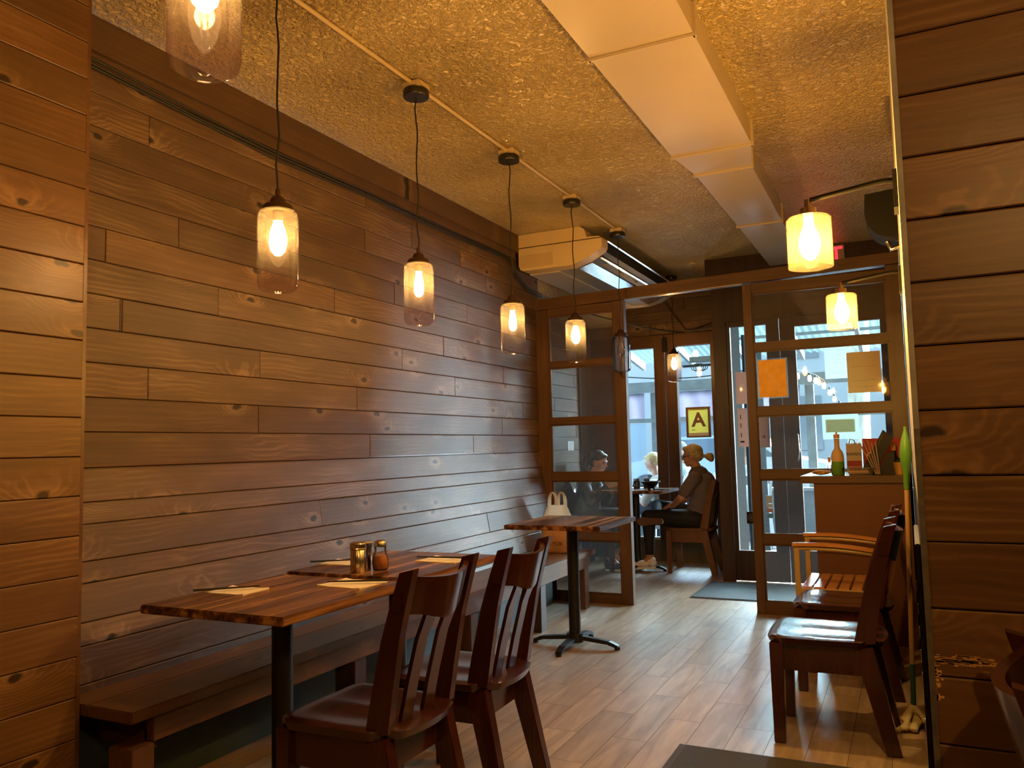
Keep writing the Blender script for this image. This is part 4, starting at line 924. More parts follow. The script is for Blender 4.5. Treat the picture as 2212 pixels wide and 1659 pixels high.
MB().lathe([(0, 0), (0.030, 0), (0.034, 0.03), (0.043, 0.078), (0.041, 0.079), (0.032, 0.03), (0, 0.02)], seg=28).build('cup_body', pbr('brass', (0.75, 0.42, 0.12), 0.35, metal=0.6), t, smooth=True)
MB().ell((0, 0, 0.085), (0.038, 0.038, 0.022)).build('dark_contents', BLACKP, t, smooth=True)
t = thing('brown_bottle', 'short dark bottle with amber top behind the brass cup', 'bottle', (-0.095, 6.0, CT))
MB().lathe([(0, 0), (0.028, 0), (0.028, 0.10), (0.014, 0.13), (0.014, 0.15), (0, 0.15)], seg=24).build('bottle_body', BLACKP, t, smooth=True)
MB().cyl(0, 0, 0.1505, 0.20, 0.016).build('cap', pbr('amber_cap', (0.6, 0.3, 0.08), 0.4), t, smooth=True)
t = thing('dark_red_bottle', 'dark red carton corner behind the small clear bottle on the counter', 'carton', (-0.475, 6.2, CT))
MB().box(-0.018, 0.03, -0.02, 0.02, 0, 0.155).build('carton_body', pbr('maroon', (0.09, 0.012, 0.015), 0.5), t)

# ------------------------------------------------------------------ broom, ladder strip by the right wall
t = thing('green_mop', 'green handled mop with tan pole leaning by the right wall', 'mop', (-0.048, 4.08, 0))
e = Vector((0.036, -0.02, 1.335))
P = lambda q, w=0: (e.x * q, e.y * q + w, 0.05 + (e.z - 0.05) * q)
MB().tube([P(0.18), P(0.50), P(0.78)], 0.0105, 12).build('pole', pbr('tan_pole', (0.36, 0.20, 0.08), 0.4), t, smooth=True)
MB().tube([P(0.04), P(0.18)], 0.011, 12).build('lower_sleeve', pbr('dark_green', (0.02, 0.07, 0.03), 0.5), t, smooth=True)
MB().tube([P(0.7805), P(0.84), P(0.87), P(0.905), P(0.94), P(0.975), P(0.985), P(1.0)], [0.012, 0.014, 0.022, 0.027, 0.022, 0.011, 0.007, 0.007], 16).build('green_grip', pbr('green_plastic', (0.065, 0.17, 0.018), 0.35), t, smooth=True)
m = MB(); rn = random.Random(2)
for i in range(16): m.tube([(0, 0, 0.10), (rn.uniform(-0.05, 0.05), rn.uniform(-0.06, 0.06), 0.05), (rn.uniform(-0.075, 0.045), rn.uniform(-0.12, 0.12), 0.014)], [0.012, 0.014, 0.012], 7)
remesh(m.build('mop_head', pbr('mop_cotton', (0.50, 0.38, 0.22), 0.95, bump=0.8, bscale=150), t), 0.006, 2)
t = thing('folded_ladder', 'black folded step ladder with perforated edge standing against the right wall', 'ladder', (0.003, 2.5, 0))
MB().box(-0.004, 0.008, -0.25, 0.25, 0.02, 1.02, bev=0.002).build('side_rail', BLACKP, t)
for i in range(12): MB().box(-0.006, -0.0042, -0.256, -0.248, 0.30 + i * 0.055, 0.325 + i * 0.055).build('slot', CHROME, t)

# ------------------------------------------------------------------ mats
def mat_(x0, x1, y0, y1, label, fm, rim):
    t = thing('floor_mat', label, 'mat', ((x0 + x1) / 2, (y0 + y1) / 2, 0)); w, d = (x1 - x0) / 2, (y1 - y0) / 2
    m = MB(); A = [m.bm.verts.new((a * w, b * d, 0.001)) for a, b in ((-1, -1), (1, -1), (1, 1), (-1, 1))]; B = [m.bm.verts.new((a * (w - rim), b * (d - rim), 0.009)) for a, b in ((-1, -1), (1, -1), (1, 1), (-1, 1))]
    ring_bridge(m.bm, A, B); m.bm.faces.new(A[::-1]); m.bm.faces.new(B); m.build('bevelled_rim', MATE, t)
    MB().box(-w + rim * 1.1, w - rim * 1.1, -d + rim * 1.1, d - rim * 1.1, 0.0092, 0.0115).build('mat_field', fm, t)
mat_(-1.72, -0.35, 6.78, 7.62, 'dark grey mat on the floor before the entrance door', MATF, 0.018)
mat_(-0.953, 0.9, 2.45, 3.51, 'dark brown mat at the bottom edge of the photo', MATB, 0.03)

# ------------------------------------------------------------------ signs and papers
t = thing('grade_card', 'framed yellow card with a large letter A hanging in the right front window', 'sign', (-2.035, WY - 0.045, 1.512))
MB().box(-0.132, -0.106, -0.008, 0.008, -0.165, 0.165).box(0.106, 0.132, -0.008, 0.008, -0.165, 0.165).box(-0.106, 0.106, -0.008, 0.008, 0.142, 0.165).box(-0.106, 0.106, -0.008, 0.008, -0.165, -0.146).build('card_frame', pbr('card_frame_brown', (0.20, 0.11, 0.075), 0.6), t)
MB().box(-0.108, 0.108, -0.0095, -0.0085, -0.115, 0.145).build('yellow_card', glass('card_yellow', (0.1, 0.1, 0.02), 0.96, (0.80, 0.70, 0.28), 0.1), t)
MB().box(-0.108, 0.108, -0.0095, -0.0085, -0.148, -0.1155).build('white_slip', PAPERW, t)
text('A', 0.21, pbr('letter_brown', (0.26, 0.13, 0.12), 0.7), (0.004, -0.0105, 0.020), FACE_CAM, 'letter_mark', t, bold=0.006)
MB().box(-0.095, 0.08, -0.0103, -0.0096, 0.130, 0.134).box(-0.075, -0.035, -0.0103, -0.0096, -0.085, -0.078).build('fine_print', PENCIL2, t)
def scribble(m, rn, x0, x1, z_, y=-0.0022, h=0.006, th=0.0012):
    x = x0; p = []
    while x < x1: p.append((x, y, z_ + rn.uniform(-h, h))); x += rn.uniform(0.003, 0.008)
    if len(p) > 1: m.tube(p, th, 4)
PZ = PY - 0.010
t = thing('orange_notice', 'orange poster with white brush marks taped inside the right partition pane', 'notice', (-0.900, PZ, 1.76), radians(0))
MB().box(-0.112, 0.112, -0.0015, 0.0015, -0.152, 0.152).build('clear_sleeve', glass('sleeve', (0.9, 0.9, 0.9), 0.15), t)
MB().box(-0.102, 0.102, -0.003, -0.0017, -0.142, 0.142).build('orange_sheet', PAPERO, t)
m = MB(); rn = random.Random(12)
for k in range(34):
    q = k / 33; cx = -0.05 + 0.10 * q + rn.uniform(-0.02, 0.02) * (0.3 + q); cz = 0.075 - 0.175 * q + rn.uniform(-0.02, 0.02) * (0.3 + q)
    pts = [(cx + rn.uniform(-0.012, 0.012), -0.0034, cz + rn.uniform(-0.012, 0.012)) for _ in range(3)]; m.tube(pts, rn.uniform(0.0008, 0.0020), 4)
m.tube([(0.03, -0.0034, -0.06), (0.045, -0.0034, -0.10), (0.075, -0.0034, -0.125), (0.085, -0.0034, -0.10), (0.055, -0.0034, -0.075)], 0.0022, 5)
m.tube([(0.00 + 0.012 * cos(a), -0.0034, 0.11 + 0.016 * sin(a)) for a in [i * 0.6 for i in range(11)]], 0.0014, 4)
m.build('brush_marks', WHITEMARK, t)
t = thing('tan_notice', 'tan paper sheet seen from behind on the right partition pane, right of the orange poster', 'notice', (-0.262, PZ, 1.768), 0)
MB().box(-0.112, 0.112, -0.0015, 0.0015, -0.148, 0.148).build('tan_sheet', glass('tan_sheet', (0.03, 0.02, 0.01), 0.97, (0.98, 0.68, 0.32), 0.1), t)
m = MB(); rn = random.Random(3)
for zz, a, b in ((0.04, -0.08, 0.08), (-0.06, -0.09, 0.09), (-0.105, -0.06, 0.06)): scribble(m, rn, a, b, zz, -0.0022, 0.005, 0.0007)
m.build('faded_lines', PENCIL2, t)
t = thing('white_handwritten_note', 'white handwritten sheet on the entrance door glass behind the tan notice', 'notice', (-0.535, DY + 0.035, 1.975), 0)
MB().box(-0.105, 0.105, -0.001, 0.001, -0.145, 0.145).build('white_sheet', glass('white_sheet', (0.05, 0.05, 0.06), 0.95, (0.72, 0.74, 0.82), 0.1), t)
m = MB(); rn = random.Random(8)
for zz, a, b in ((0.11, 0.0, 0.09), (0.065, -0.01, 0.05), (0.03, -0.02, 0.03), (-0.005, -0.02, 0.04), (-0.085, -0.06, 0.07), (-0.10, -0.075, 0.07)): scribble(m, rn, a, b, zz, -0.002, 0.006, 0.0009)
m.build('handwriting', PENCIL, t)
t = thing('schedule_sheet', 'white sheet with a tan table of lines on the entrance door above the bottle', 'notice', (-0.538, DY + 0.035, 1.405), 0)
MB().box(-0.150, 0.150, -0.001, 0.001, -0.115, 0.115).build('backing_sheet', glass('back_sheet', (0.05, 0.05, 0.05), 0.93, (0.62, 0.72, 0.74), 0.1), t)
MB().box(-0.122, 0.122, -0.0022, -0.0012, -0.055, 0.062).build('tan_panel', glass('tan_panel', (0.1, 0.08, 0.04), 0.95, (1.0, 0.85, 0.55), 0.1), t)
m = MB()
for i in range(8): m.box(-0.112, 0.112, -0.0028, -0.0023, 0.045 - i * 0.0128, 0.0485 - i * 0.0128)
m.build('ruled_lines', PENCIL2, t)
t = thing('door_flyer', 'narrow flyer stuck on the sidelight glass beside the doorway post', 'notice', (-1.385, DY + 0.035, 1.42), 0)
MB().box(-0.045, 0.045, -0.001, 0.001, -0.18, 0.18).build('flyer_sheet', glass('flyer_pink', (0.02, 0.01, 0.01), 0.96, (0.42, 0.27, 0.22), 0.1), t)
m = MB(); 
for zz in (0.10, 0.02, -0.07): m.box(-0.02, -0.012, -0.002, -0.0011, zz - 0.02, zz + 0.02)
m.box(-0.028, 0.01, -0.002, -0.0011, -0.14, -0.125); m.build('print_marks', BLACKP, t)
t = thing('upper_door_flyer', 'upper flyer stuck on the sidelight glass above the narrow flyer', 'notice', (-1.385, DY + 0.035, 1.80), 0)
MB().box(-0.05, 0.05, -0.001, 0.001, -0.16, 0.14).build('flyer_sheet', glass('flyer_rose', (0.02, 0.01, 0.01), 0.96, (0.45, 0.28, 0.22), 0.1), t)
t = thing('inner_flyer', 'brownish flyer with red dot on the door glass seen through the partition', 'notice', (-1.195, DY + 0.035, 1.40), 0)
MB().box(-0.05, 0.05, -0.001, 0.001, -0.17, 0.16).build('flyer_sheet', glass('flyer_brown', (0.02, 0.01, 0.01), 0.96, (0.30, 0.17, 0.12), 0.1), t)
MB().ell((0, -0.002, -0.07), (0.015, 0.0015, 0.015)).build('red_dot', pbr('dot_red', (0.35, 0.03, 0.03), 0.7), t)
t = thing('round_logo_sticker', 'small black sticker with a round emblem low on the sidelight glass', 'sticker', (-1.345, DY + 0.035, 0.585), 0)
MB().box(-0.042, 0.042, -0.001, 0.001, -0.055, 0.055).build('sticker_field', BLACKP, t)
m = MB(); m.tube([(0.027 * cos(a * pi / 12), -0.002, 0.004 + 0.027 * sin(a * pi / 12)) for a in range(25)], 0.0022, 5); m.box(-0.014, 0.014, -0.0026, -0.0012, -0.008, -0.003); m.box(-0.012, 0.012, -0.0026, -0.0012, 0.002, 0.007); m.box(-0.004, 0.004, -0.0026, -0.0012, 0.010, 0.020)
m.build('round_emblem', pbr('emblem_tan', (0.35, 0.22, 0.16), 0.7), t)
t = thing('payment_stickers', 'strip of white, orange and blue stickers on the lower door glass', 'sticker', (-1.18, DY + 0.035, 0.70), 0)
for i, (c, h) in enumerate((((0.7, 0.75, 0.75), 0.07), ((0.7, 0.72, 0.7), 0.035), ((0.7, 0.30, 0.10), 0.04), ((0.12, 0.40, 0.70), 0.045))):
    zz = 0.09 - sum((0.075, 0.04, 0.045, 0.05)[:i])
    MB().box(-0.026 + 0.004 * (i > 1), 0.026 + 0.004 * (i > 1), -0.001, 0.001, zz - h, zz).build('sticker', pbr('stk%d' % i, c, 0.6), t)
t = thing('wall_notice', 'small white notice on the boards left of the seated woman', 'notice', (-3.264, 8.094, 1.29), 0)
MB().box(0, 0.002, -0.085, 0.085, -0.05, 0.05).build('notice_sheet', PAPERW, t)
m = MB(); 
for i in range(4): m.box(0.0021, 0.0028, -0.05, 0.03 - 0.01 * i, 0.025 - i * 0.018, 0.028 - i * 0.018)
m.build('printed_lines', PENCIL, t)
# exit sign
t = thing('exit_sign', 'red lit exit sign half hidden behind the nearer sconce', 'exit sign', (-0.572, DY - 0.06, 2.925))
MB().box(-0.155, 0.155, -0.018, 0.028, -0.085, 0.085, bev=0.006).build('housing', pbr('sign_housing', (0.50, 0.36, 0.26), 0.5), t)
text('EXIT', 0.175, REDEM, (-0.040, -0.0195, 0.0), FACE_CAM, 'lit_letters', t, bold=0.003)

# ------------------------------------------------------------------ dishes at the diners' table
TZ = 0.825
t = thing('black_bowl', 'black footed noodle bowl with a spoon before the woman in the grey shirt', 'bowl', (-2.385, 8.05, TZ))
MB().lathe([(0, 0.014), (0.03, 0.012), (0.045, 0.026), (0.078, 0.060), (0.102, 0.082), (0.099, 0.084), (0.074, 0.064), (0.04, 0.032), (0, 0.024)], seg=36).build('bowl_body', BLACKP, t, smooth=True)
for a in range(3): MB().cyl(0.032 * cos(a * 2.09 + 0.5), 0.032 * sin(a * 2.09 + 0.5), 0, 0.018, 0.009).build('foot', BLACKP, t)
MB().tube([(0.0, 0.02, 0.045), (0.06, 0.03, 0.085), (0.10, 0.04, 0.130)], [0.010, 0.005, 0.004]).build('spoon', BLACKP, t, smooth=True)
t = thing('white_bowl', 'white bowl before the woman in the black jacket', 'bowl', (-2.80, 8.07, TZ))
MB().lathe([(0, 0), (0.045, 0), (0.05, 0.012), (0.088, 0.045), (0.105, 0.085), (0.101, 0.086), (0.08, 0.05), (0.04, 0.02), (0, 0.018)], seg=36).build('bowl_body', pbr('glaze', (0.55, 0.55, 0.55), 0.25), t, smooth=True)
for i, (x, y, lab) in enumerate(((-2.60, 8.27, 'dark glass sauce jar with steel lid behind the black bowl'), (-2.52, 8.36, 'second sauce jar with steel lid beside the first one'))):
    t = thing('sauce_jar', lab, 'jar', (x, y, TZ)); MB().lathe([(0, 0), (0.034, 0), (0.036, 0.07), (0.027, 0.085), (0, 0.085)], seg=28).build('jar_body', pbr('soy%d' % i, (0.03, 0.04, 0.045), 0.15), t, smooth=True)
    MB().cyl(0, 0, 0.0855, 0.105, 0.030).build('lid', CHROME, t, smooth=True)
o = MB().box(-0.035, 0.035, -0.07, 0.07, 0, 0.009, bev=0.002).build('mobile_phone', BLACKP); o.location = (-2.27, 8.02, TZ); o.rotation_euler = (0, 0, 1.2); tag(o, 'black phone lying by the right edge of the diners table', 'phone')
for x, y, lab in ((-2.81, 7.93, 'crumpled napkin left of the white bowl'), (-2.43, 7.90, 'napkin before the black bowl')):
    napkin(x, y, TZ, lab, 0.3, 0.075)

# ------------------------------------------------------------------ people
SKIN = pbr('skin', (0.50, 0.26, 0.17), 0.5, var=0.05); SKIN2 = pbr('skin_light', (0.62, 0.36, 0.27), 0.5, var=0.05)
def hand(m, wrist, direc, palm_n, side):
    """palm plus five curled fingers"""
    w = Vector(wrist); d = Vector(direc).normalized(); n_ = Vector(palm_n).normalized(); s_ = d.cross(n_).normalized() * side
    m.ell(w + d * 0.045, (0.030, 0.030, 0.030)); m.limb([w, w + d * 0.045 + s_ * 0.014, w + d * 0.085 + s_ * 0.016], [0.022, 0.018, 0.014]); m.limb([w, w + d * 0.045 - s_ * 0.014, w + d * 0.085 - s_ * 0.020], [0.022, 0.018, 0.013])
    for k, ln_ in ((-1.5, 0.060), (-0.5, 0.075), (0.5, 0.080), (1.5, 0.072)):
        b = w + d * 0.085 + s_ * (k * 0.017)
        m.limb([b, b + d * ln_ * 0.45 + n_ * 0.006, b + d * ln_ * 0.80 + n_ * 0.022, b + d * ln_ * 0.95 + n_ * 0.040], [0.0095, 0.009, 0.0085, 0.0075], 10)
    b = w + d * 0.030 + s_ * 0.026
    m.limb([b, b + d * 0.030 + s_ * 0.022 + n_ * 0.008, b + d * 0.058 + s_ * 0.026 + n_ * 0.020], [0.013, 0.0105, 0.0085], 10)
def head(m, c, f, up=(0, 0, 1)):
    """adds a head facing f; returns the local frame"""
    c = Vector(c); f = Vector(f).normalized(); up = Vector(up); l_ = up.cross(f).normalized(); u_ = f.cross(l_).normalized()
    M = Matrix((f, l_, u_)).transposed()
    E = lambda a, r, s2=16: m.ell(c + M @ Vector(a), r, s2, M)
    E((-0.010, 0, 0.020), (0.092, 0.074, 0.090), 24); E((0.030, 0, -0.022), (0.058, 0.060, 0.072)); E((0.052, 0, -0.078), (0.028, 0.034, 0.026)); E((0.022, 0, -0.066), (0.052, 0.052, 0.036))
    E((0.092, 0, -0.014), (0.014, 0.010, 0.020)); E((0.102, 0, -0.024), (0.011, 0.012, 0.009)); E((0.074, 0, 0.022), (0.016, 0.050, 0.012))
    E((0.082, 0, -0.052), (0.010, 0.020, 0.006)); E((0.080, 0, -0.062), (0.009, 0.018, 0.006))
    for s2 in (-1, 1):
        E((-0.004, 0.073 * s2, -0.006), (0.018, 0.008, 0.030)); E((0.058, 0.040 * s2, -0.022), (0.022, 0.022, 0.024))
    return c, M
def facebits(root, c, M, lips=(0.32, 0.10, 0.08)):
    m = MB()
    for s2 in (-1, 1): m.ell(c + M @ Vector((0.078, 0.030 * s2, 0.002)), (0.006, 0.012, 0.006), 12, M)
    m.build('eyes', pbr('eye_dark%d' % len(MATS), (0.03, 0.02, 0.015), 0.3), root, smooth=True)
    m = MB()
    for s2 in (-1, 1): m.ell(c + M @ Vector((0.082, 0.032 * s2, 0.022)), (0.006, 0.018, 0.0035), 12, M)
    m.build('eyebrows', pbr('brow%d' % len(MATS), (0.05, 0.03, 0.02), 0.8), root, smooth=True)
    MB().ell(c + M @ Vector((0.089, 0, -0.056)), (0.006, 0.019, 0.006), 12, M).build('lips', pbr('lip%d' % len(MATS), lips, 0.5), root, smooth=True)
def sub(m, root, org): m.xf(Matrix.Translation(-Vector(org))); return m
def person(name, label, org): return thing(name, label, 'person', org)

# woman in the grey shirt, facing left (-x)
og = Vector((0, 0, 0))
p = person('person', 'seated woman in grey shirt and black leggings with blond bun and glasses', (0, 0, 0))
m = MB()
hc, hM = head(m, (-1.985, 8.20, 1.155), (-1, -0.06, -0.10))
m.limb([(-1.925, 8.20, 0.98), (-1.955, 8.20, 1.06)], [0.058, 0.050])
m.limb([(-1.93, 8.20, 0.54), (-1.89, 8.20, 0.70), (-1.90, 8.20, 0.88), (-1.925, 8.20, 0.96)], [0.135, 0.120, 0.125, 0.095])
m.limb([(-1.935, 8.07, 0.935), (-1.935, 8.33, 0.935)], [0.062, 0.062])
m.limb([(-1.94, 8.04, 0.93), (-2.06, 7.99, 0.745), (-2.165, 8.07, 0.665)], [0.052, 0.042, 0.028]); hand(m, (-2.165, 8.07, 0.665), (-0.75, 0.55, -0.12), (0.1, 0.2, -1), 1)
m.limb([(-1.94, 8.36, 0.93), (-2.05, 8.43, 0.745), (-2.18, 8.34, 0.665)], [0.052, 0.042, 0.028]); hand(m, (-2.18, 8.34, 0.665), (-0.75, -0.5, -0.12), (0.1, -0.2, -1), -1)
m.limb([(-1.95, 8.11, 0.525), (-2.43, 8.08, 0.545), (-2.425, 8.07, 0.13), (-2.52, 8.07, 0.05)], [0.090, 0.062, 0.036, 0.032])
m.limb([(-1.95, 8.30, 0.54), (-2.42, 8.40, 0.63), (-2.36, 8.10, 0.575), (-2.38, 8.03, 0.52)], [0.090, 0.062, 0.038, 0.034])
b1 = remesh(m.build('body', SKIN, p), 0.006, 3, 0.5); facebits(p, hc, hM)
m = MB(); m.limb([(-1.93, 8.20, 0.555), (-1.885, 8.20, 0.70), (-1.895, 8.20, 0.88), (-1.925, 8.20, 0.955)], [0.150, 0.136, 0.140, 0.108]); m.limb([(-1.935, 8.06, 0.935), (-1.935, 8.34, 0.935)], [0.074, 0.074])
m.limb([(-1.94, 8.04, 0.93), (-2.03, 8.00, 0.80)], [0.066, 0.062]); m.limb([(-1.94, 8.36, 0.93), (-2.02, 8.42, 0.80)], [0.066, 0.062]); m.limb([(-1.93, 8.2, 0.98), (-1.945, 8.2, 1.01)], [0.068, 0.060])
remesh(m.build('grey_shirt', pbr('shirt_grey', (0.135, 0.110, 0.128), 0.85, var=0.08, vscale=20), p), 0.007, 3, 0.5)
m = MB(); m.limb([(-1.94, 8.12, 0.525), (-2.43, 8.08, 0.548), (-2.425, 8.07, 0.19)], [0.104, 0.074, 0.044]); m.limb([(-1.94, 8.29, 0.535), (-2.42, 8.40, 0.63), (-2.36, 8.11, 0.578)], [0.104, 0.074, 0.048]); m.ell((-1.92, 8.2, 0.525), (0.125, 0.17, 0.085))
remesh(m.build('black_leggings', pbr('leggings', (0.008, 0.008, 0.010), 0.8), p), 0.007, 3, 0.5)
def shoe(root, heel, toe, upv, mu, ms, nm='shoe'):
    h, t_ = Vector(heel), Vector(toe); d = (t_ - h).normalized(); u_ = Vector(upv).normalized(); s_ = d.cross(u_).normalized(); L = (t_ - h).length
    M = Matrix((d, s_, u_)).transposed(); m = MB()
    for a, b, r in ((0.10, 0.035, (0.042, 0.036, 0.040)), (0.18, 0.055, (0.040, 0.035, 0.042)), (0.45, 0.032, (0.075, 0.040, 0.034)), (0.78, 0.022, (0.060, 0.043, 0.026)), (0.10, 0.070, (0.034, 0.031, 0.030))):
        m.ell(h + d * a * L + u_ * b, r, 18, M)
    o = remesh(m.build(nm, mu, root), 0.005, 3, 0.5)
    m = MB(); P2 = [(0.04, 0.026), (0.25, 0.033), (0.5, 0.034), (0.75, 0.046), (0.93, 0.036), (1.01, 0.0)]; R = []
    ol = [(a, b) for a, b in P2] + [(a, -b) for a, b in P2[::-1][1:]] + [(-0.03, 0)]
    A = [m.bm.verts.new(h + d * a * L + s_ * b) for a, b in ol]; B = [m.bm.verts.new(h + d * a * L + s_ * b - u_ * 0.018) for a, b in ol]
    ring_bridge(m.bm, A, B); m.bm.faces.new(A); m.bm.faces.new(B[::-1]); m.build('sole', ms, o)
    return o
WHSH = pbr('white_shoe', (0.80, 0.82, 0.98), 0.6); SOLE = pbr('rubber_sole', (0.13, 0.055, 0.04), 0.6)
shoe(p, (-2.375, 8.07, 0.050), (-2.635, 8.05, 0.040), (0, 0, 1), WHSH, WHSH)
shoe(p, (-2.265, 8.00, 0.515), (-2.525, 8.00, 0.505), (0, 1, 0), WHSH, SOLE)
m = MB(); Eh = lambda a, r: m.ell(hc + hM @ Vector(a), r, 20, hM)
Eh((-0.020, 0, 0.040), (0.098, 0.083, 0.086)); Eh((-0.055, 0, 0.005), (0.062, 0.074, 0.068)); Eh((0.045, 0, 0.080), (0.042, 0.055, 0.030)); Eh((0.0, 0.055, 0.045), (0.045, 0.028, 0.045)); Eh((0.0, -0.055, 0.045), (0.045, 0.028, 0.045))
Eh((-0.125, 0, -0.012), (0.030, 0.020, 0.016)); Eh((-0.172, 0, -0.024), (0.044, 0.040, 0.042)); Eh((-0.185, 0, -0.045), (0.032, 0.032, 0.036))
remesh(m.build('blond_hair', pbr('blond', (0.42, 0.33, 0.18), 0.6, var=0.35, vscale=45, bump=0.5, bscale=120), p), 0.006, 2, 0.5)
m = MB(); m.ell(hc + hM @ Vector((-0.135, 0, -0.016)), (0.010, 0.022, 0.020), 14, hM); m.build('hair_tie', BLACKP, p, smooth=True)
m = MB()
for s2 in (-1, 1):
    m.tube([hc + hM @ Vector((0.098, 0.032 * s2 + 0.024 * cos(a * pi / 8), 0.0 + 0.018 * sin(a * pi / 8))) for a in range(17)], 0.0025, 6)
    m.tube([hc + hM @ Vector(q) for q in ((0.096, 0.056 * s2, 0.004), (0.04, 0.074 * s2, 0.006), (-0.01, 0.078 * s2, 0.004))], 0.0025, 6)
m.tube([hc + hM @ Vector((0.100, -0.008, 0.002)), hc + hM @ Vector((0.100, 0.008, 0.002))], 0.0025, 6); m.build('glasses', BLACKP, p, smooth=True)

# woman in the black jacket, facing right (+x), looking down
p = person('person', 'seated woman in black jacket with dark tied hair eating behind the left glass panes', (0.02, 0, 0))
m = MB(); hc, hM = head(m, (-2.975, 8.10, 1.115), (1, -0.16, -0.30), (0, 0, 1))
m.limb([(-3.06, 8.11, 0.93), (-3.01, 8.10, 1.03)], [0.055, 0.048]); m.limb([(-3.13, 8.11, 0.54), (-3.12, 8.11, 0.72), (-3.08, 8.11, 0.90)], [0.135, 0.118, 0.095]); m.limb([(-3.09, 7.98, 0.89), (-3.09, 8.25, 0.89)], [0.060, 0.060])
m.limb([(-3.09, 7.95, 0.88), (-3.00, 7.89, 0.69), (-2.84, 7.99, 0.86)], [0.050, 0.042, 0.027]); hand(m, (-2.84, 7.99, 0.865), (0.7, 0.5, 0.05), (0.1, 0.3, -1), 1)
m.limb([(-3.09, 8.28, 0.88), (-3.00, 8.35, 0.69), (-2.86, 8.24, 0.86)], [0.050, 0.042, 0.027]); hand(m, (-2.86, 8.24, 0.865), (0.7, -0.5, 0.05), (0.1, -0.3, -1), -1)
m.limb([(-3.10, 8.03, 0.53), (-2.70, 8.00, 0.55), (-2.84, 7.98, 0.13), (-2.75, 7.98, 0.05)], [0.085, 0.060, 0.036, 0.030]); m.limb([(-3.10, 8.20, 0.53), (-2.70, 8.22, 0.55), (-2.88, 8.22, 0.13), (-2.79, 8.22, 0.05)], [0.085, 0.060, 0.036, 0.030])
remesh(m.build('body', SKIN2, p), 0.006, 3, 0.5); facebits(p, hc, hM)
m = MB(); m.limb([(-3.13, 8.11, 0.55), (-3.12, 8.11, 0.72), (-3.08, 8.11, 0.885)], [0.158, 0.142, 0.120]); m.limb([(-3.09, 7.97, 0.88), (-3.09, 8.26, 0.88)], [0.078, 0.078]); m.limb([(-3.09, 7.95, 0.875), (-3.00, 7.885, 0.69), (-2.865, 7.975, 0.835)], [0.070, 0.060, 0.044]); m.limb([(-3.09, 8.28, 0.875), (-3.00, 8.355, 0.69), (-2.885, 8.255, 0.835)], [0.070, 0.060, 0.044]); m.limb([(-3.07, 8.11, 0.93), (-3.05, 8.11, 0.96)], [0.080, 0.070])
remesh(m.build('black_jacket', pbr('jacket', (0.020, 0.021, 0.024), 0.45, bump=0.4, bscale=30), p), 0.007, 3, 0.5)
m = MB(); m.limb([(-3.10, 8.03, 0.53), (-2.70, 8.00, 0.553), (-2.838, 7.98, 0.17)], [0.098, 0.072, 0.046]); m.limb([(-3.10, 8.20, 0.53), (-2.70, 8.22, 0.553), (-2.875, 8.22, 0.17)], [0.098, 0.072, 0.046])
remesh(m.build('dark_trousers', pbr('trousers', (0.022, 0.025, 0.035), 0.8), p), 0.007, 3, 0.5)
DKSH = pbr('dark_shoe', (0.03, 0.032, 0.035), 0.5)
s1 = shoe(p, (-2.89, 7.98, 0.022), (-2.63, 7.97, 0.022), (0, 0, 1), DKSH, WHSH); shoe(p, (-2.93, 8.22, 0.022), (-2.67, 8.22, 0.022), (0, 0, 1), DKSH, WHSH)
m = MB()
for i in range(5): m.tube([(-2.80 + i * 0.022, 7.955, 0.100 - i * 0.011), (-2.79 + i * 0.022, 7.975, 0.112 - i * 0.011), (-2.80 + i * 0.022, 8.00, 0.098 - i * 0.011)], 0.003, 6)
m.tube([(-2.80, 7.96, 0.11), (-2.77, 7.94, 0.13), (-2.75, 7.935, 0.09), (-2.79, 7.94, 0.07)], 0.003, 6); m.build('white_laces', WHSH, s1)
m = MB(); Eh((-0.022, 0, 0.036), (0.098, 0.083, 0.086)) if False else None
m = MB()
for a, r in (((-0.022, 0, 0.038), (0.097, 0.082, 0.085)), ((-0.055, 0, -0.005), (0.060, 0.072, 0.070)), ((0.035, 0, 0.076), (0.046, 0.058, 0.028)), ((-0.125, 0, 0.035), (0.045, 0.042, 0.045)), ((-0.150, 0, -0.02), (0.040, 0.045, 0.06)), ((-0.14, 0, -0.09), (0.040, 0.05, 0.07))):
    m.ell(hc + hM @ Vector(a), r, 20, hM)
remesh(m.build('dark_hair', pbr('dark_brown_hair', (0.035, 0.020, 0.014), 0.45, bump=0.5, bscale=100), p), 0.006, 2, 0.5)

# ------------------------------------------------------------------ outside: covered patio and street
OUTW = pbr('patio_timber', (0.16, 0.17, 0.17), 0.7, var=0.15)
GROUND = pbr('pavement', (0.10, 0.105, 0.11), 0.85, var=0.1, vscale=3)
struct(MB().box(-14, 12, 8.96, 40, -0.12, -0.02).build('ground', GROUND))
OY = 11.4
t = thing('patio_shelter', 'timber patio shelter with corrugated clear roof outside the front windows', 'shelter', (-1.5, 10.2, 0))
ox = lambda x: x + 1.5
def rz_(y): return 2.86 - (y - 8.95) * 0.155
ROOFM = None
m_, n_, l_ = newmat('corrugated_sheet'); tr = n_.new('ShaderNodeBsdfTranslucent'); tr.inputs[0].default_value = (0.13, 0.18, 0.18, 1); tp = n_.new('ShaderNodeBsdfTransparent'); tp.inputs[0].default_value = (0.60, 0.76, 0.77, 1)
mx = n_.new('ShaderNodeMixShader'); mx.inputs[0].default_value = 0.72; l_.new(tr.outputs[0], mx.inputs[1]); l_.new(tp.outputs[0], mx.inputs[2]); out(m_.node_tree, mx.outputs[0]); ROOFM = m_
m = MB(); nx = 420; A, B = [], []
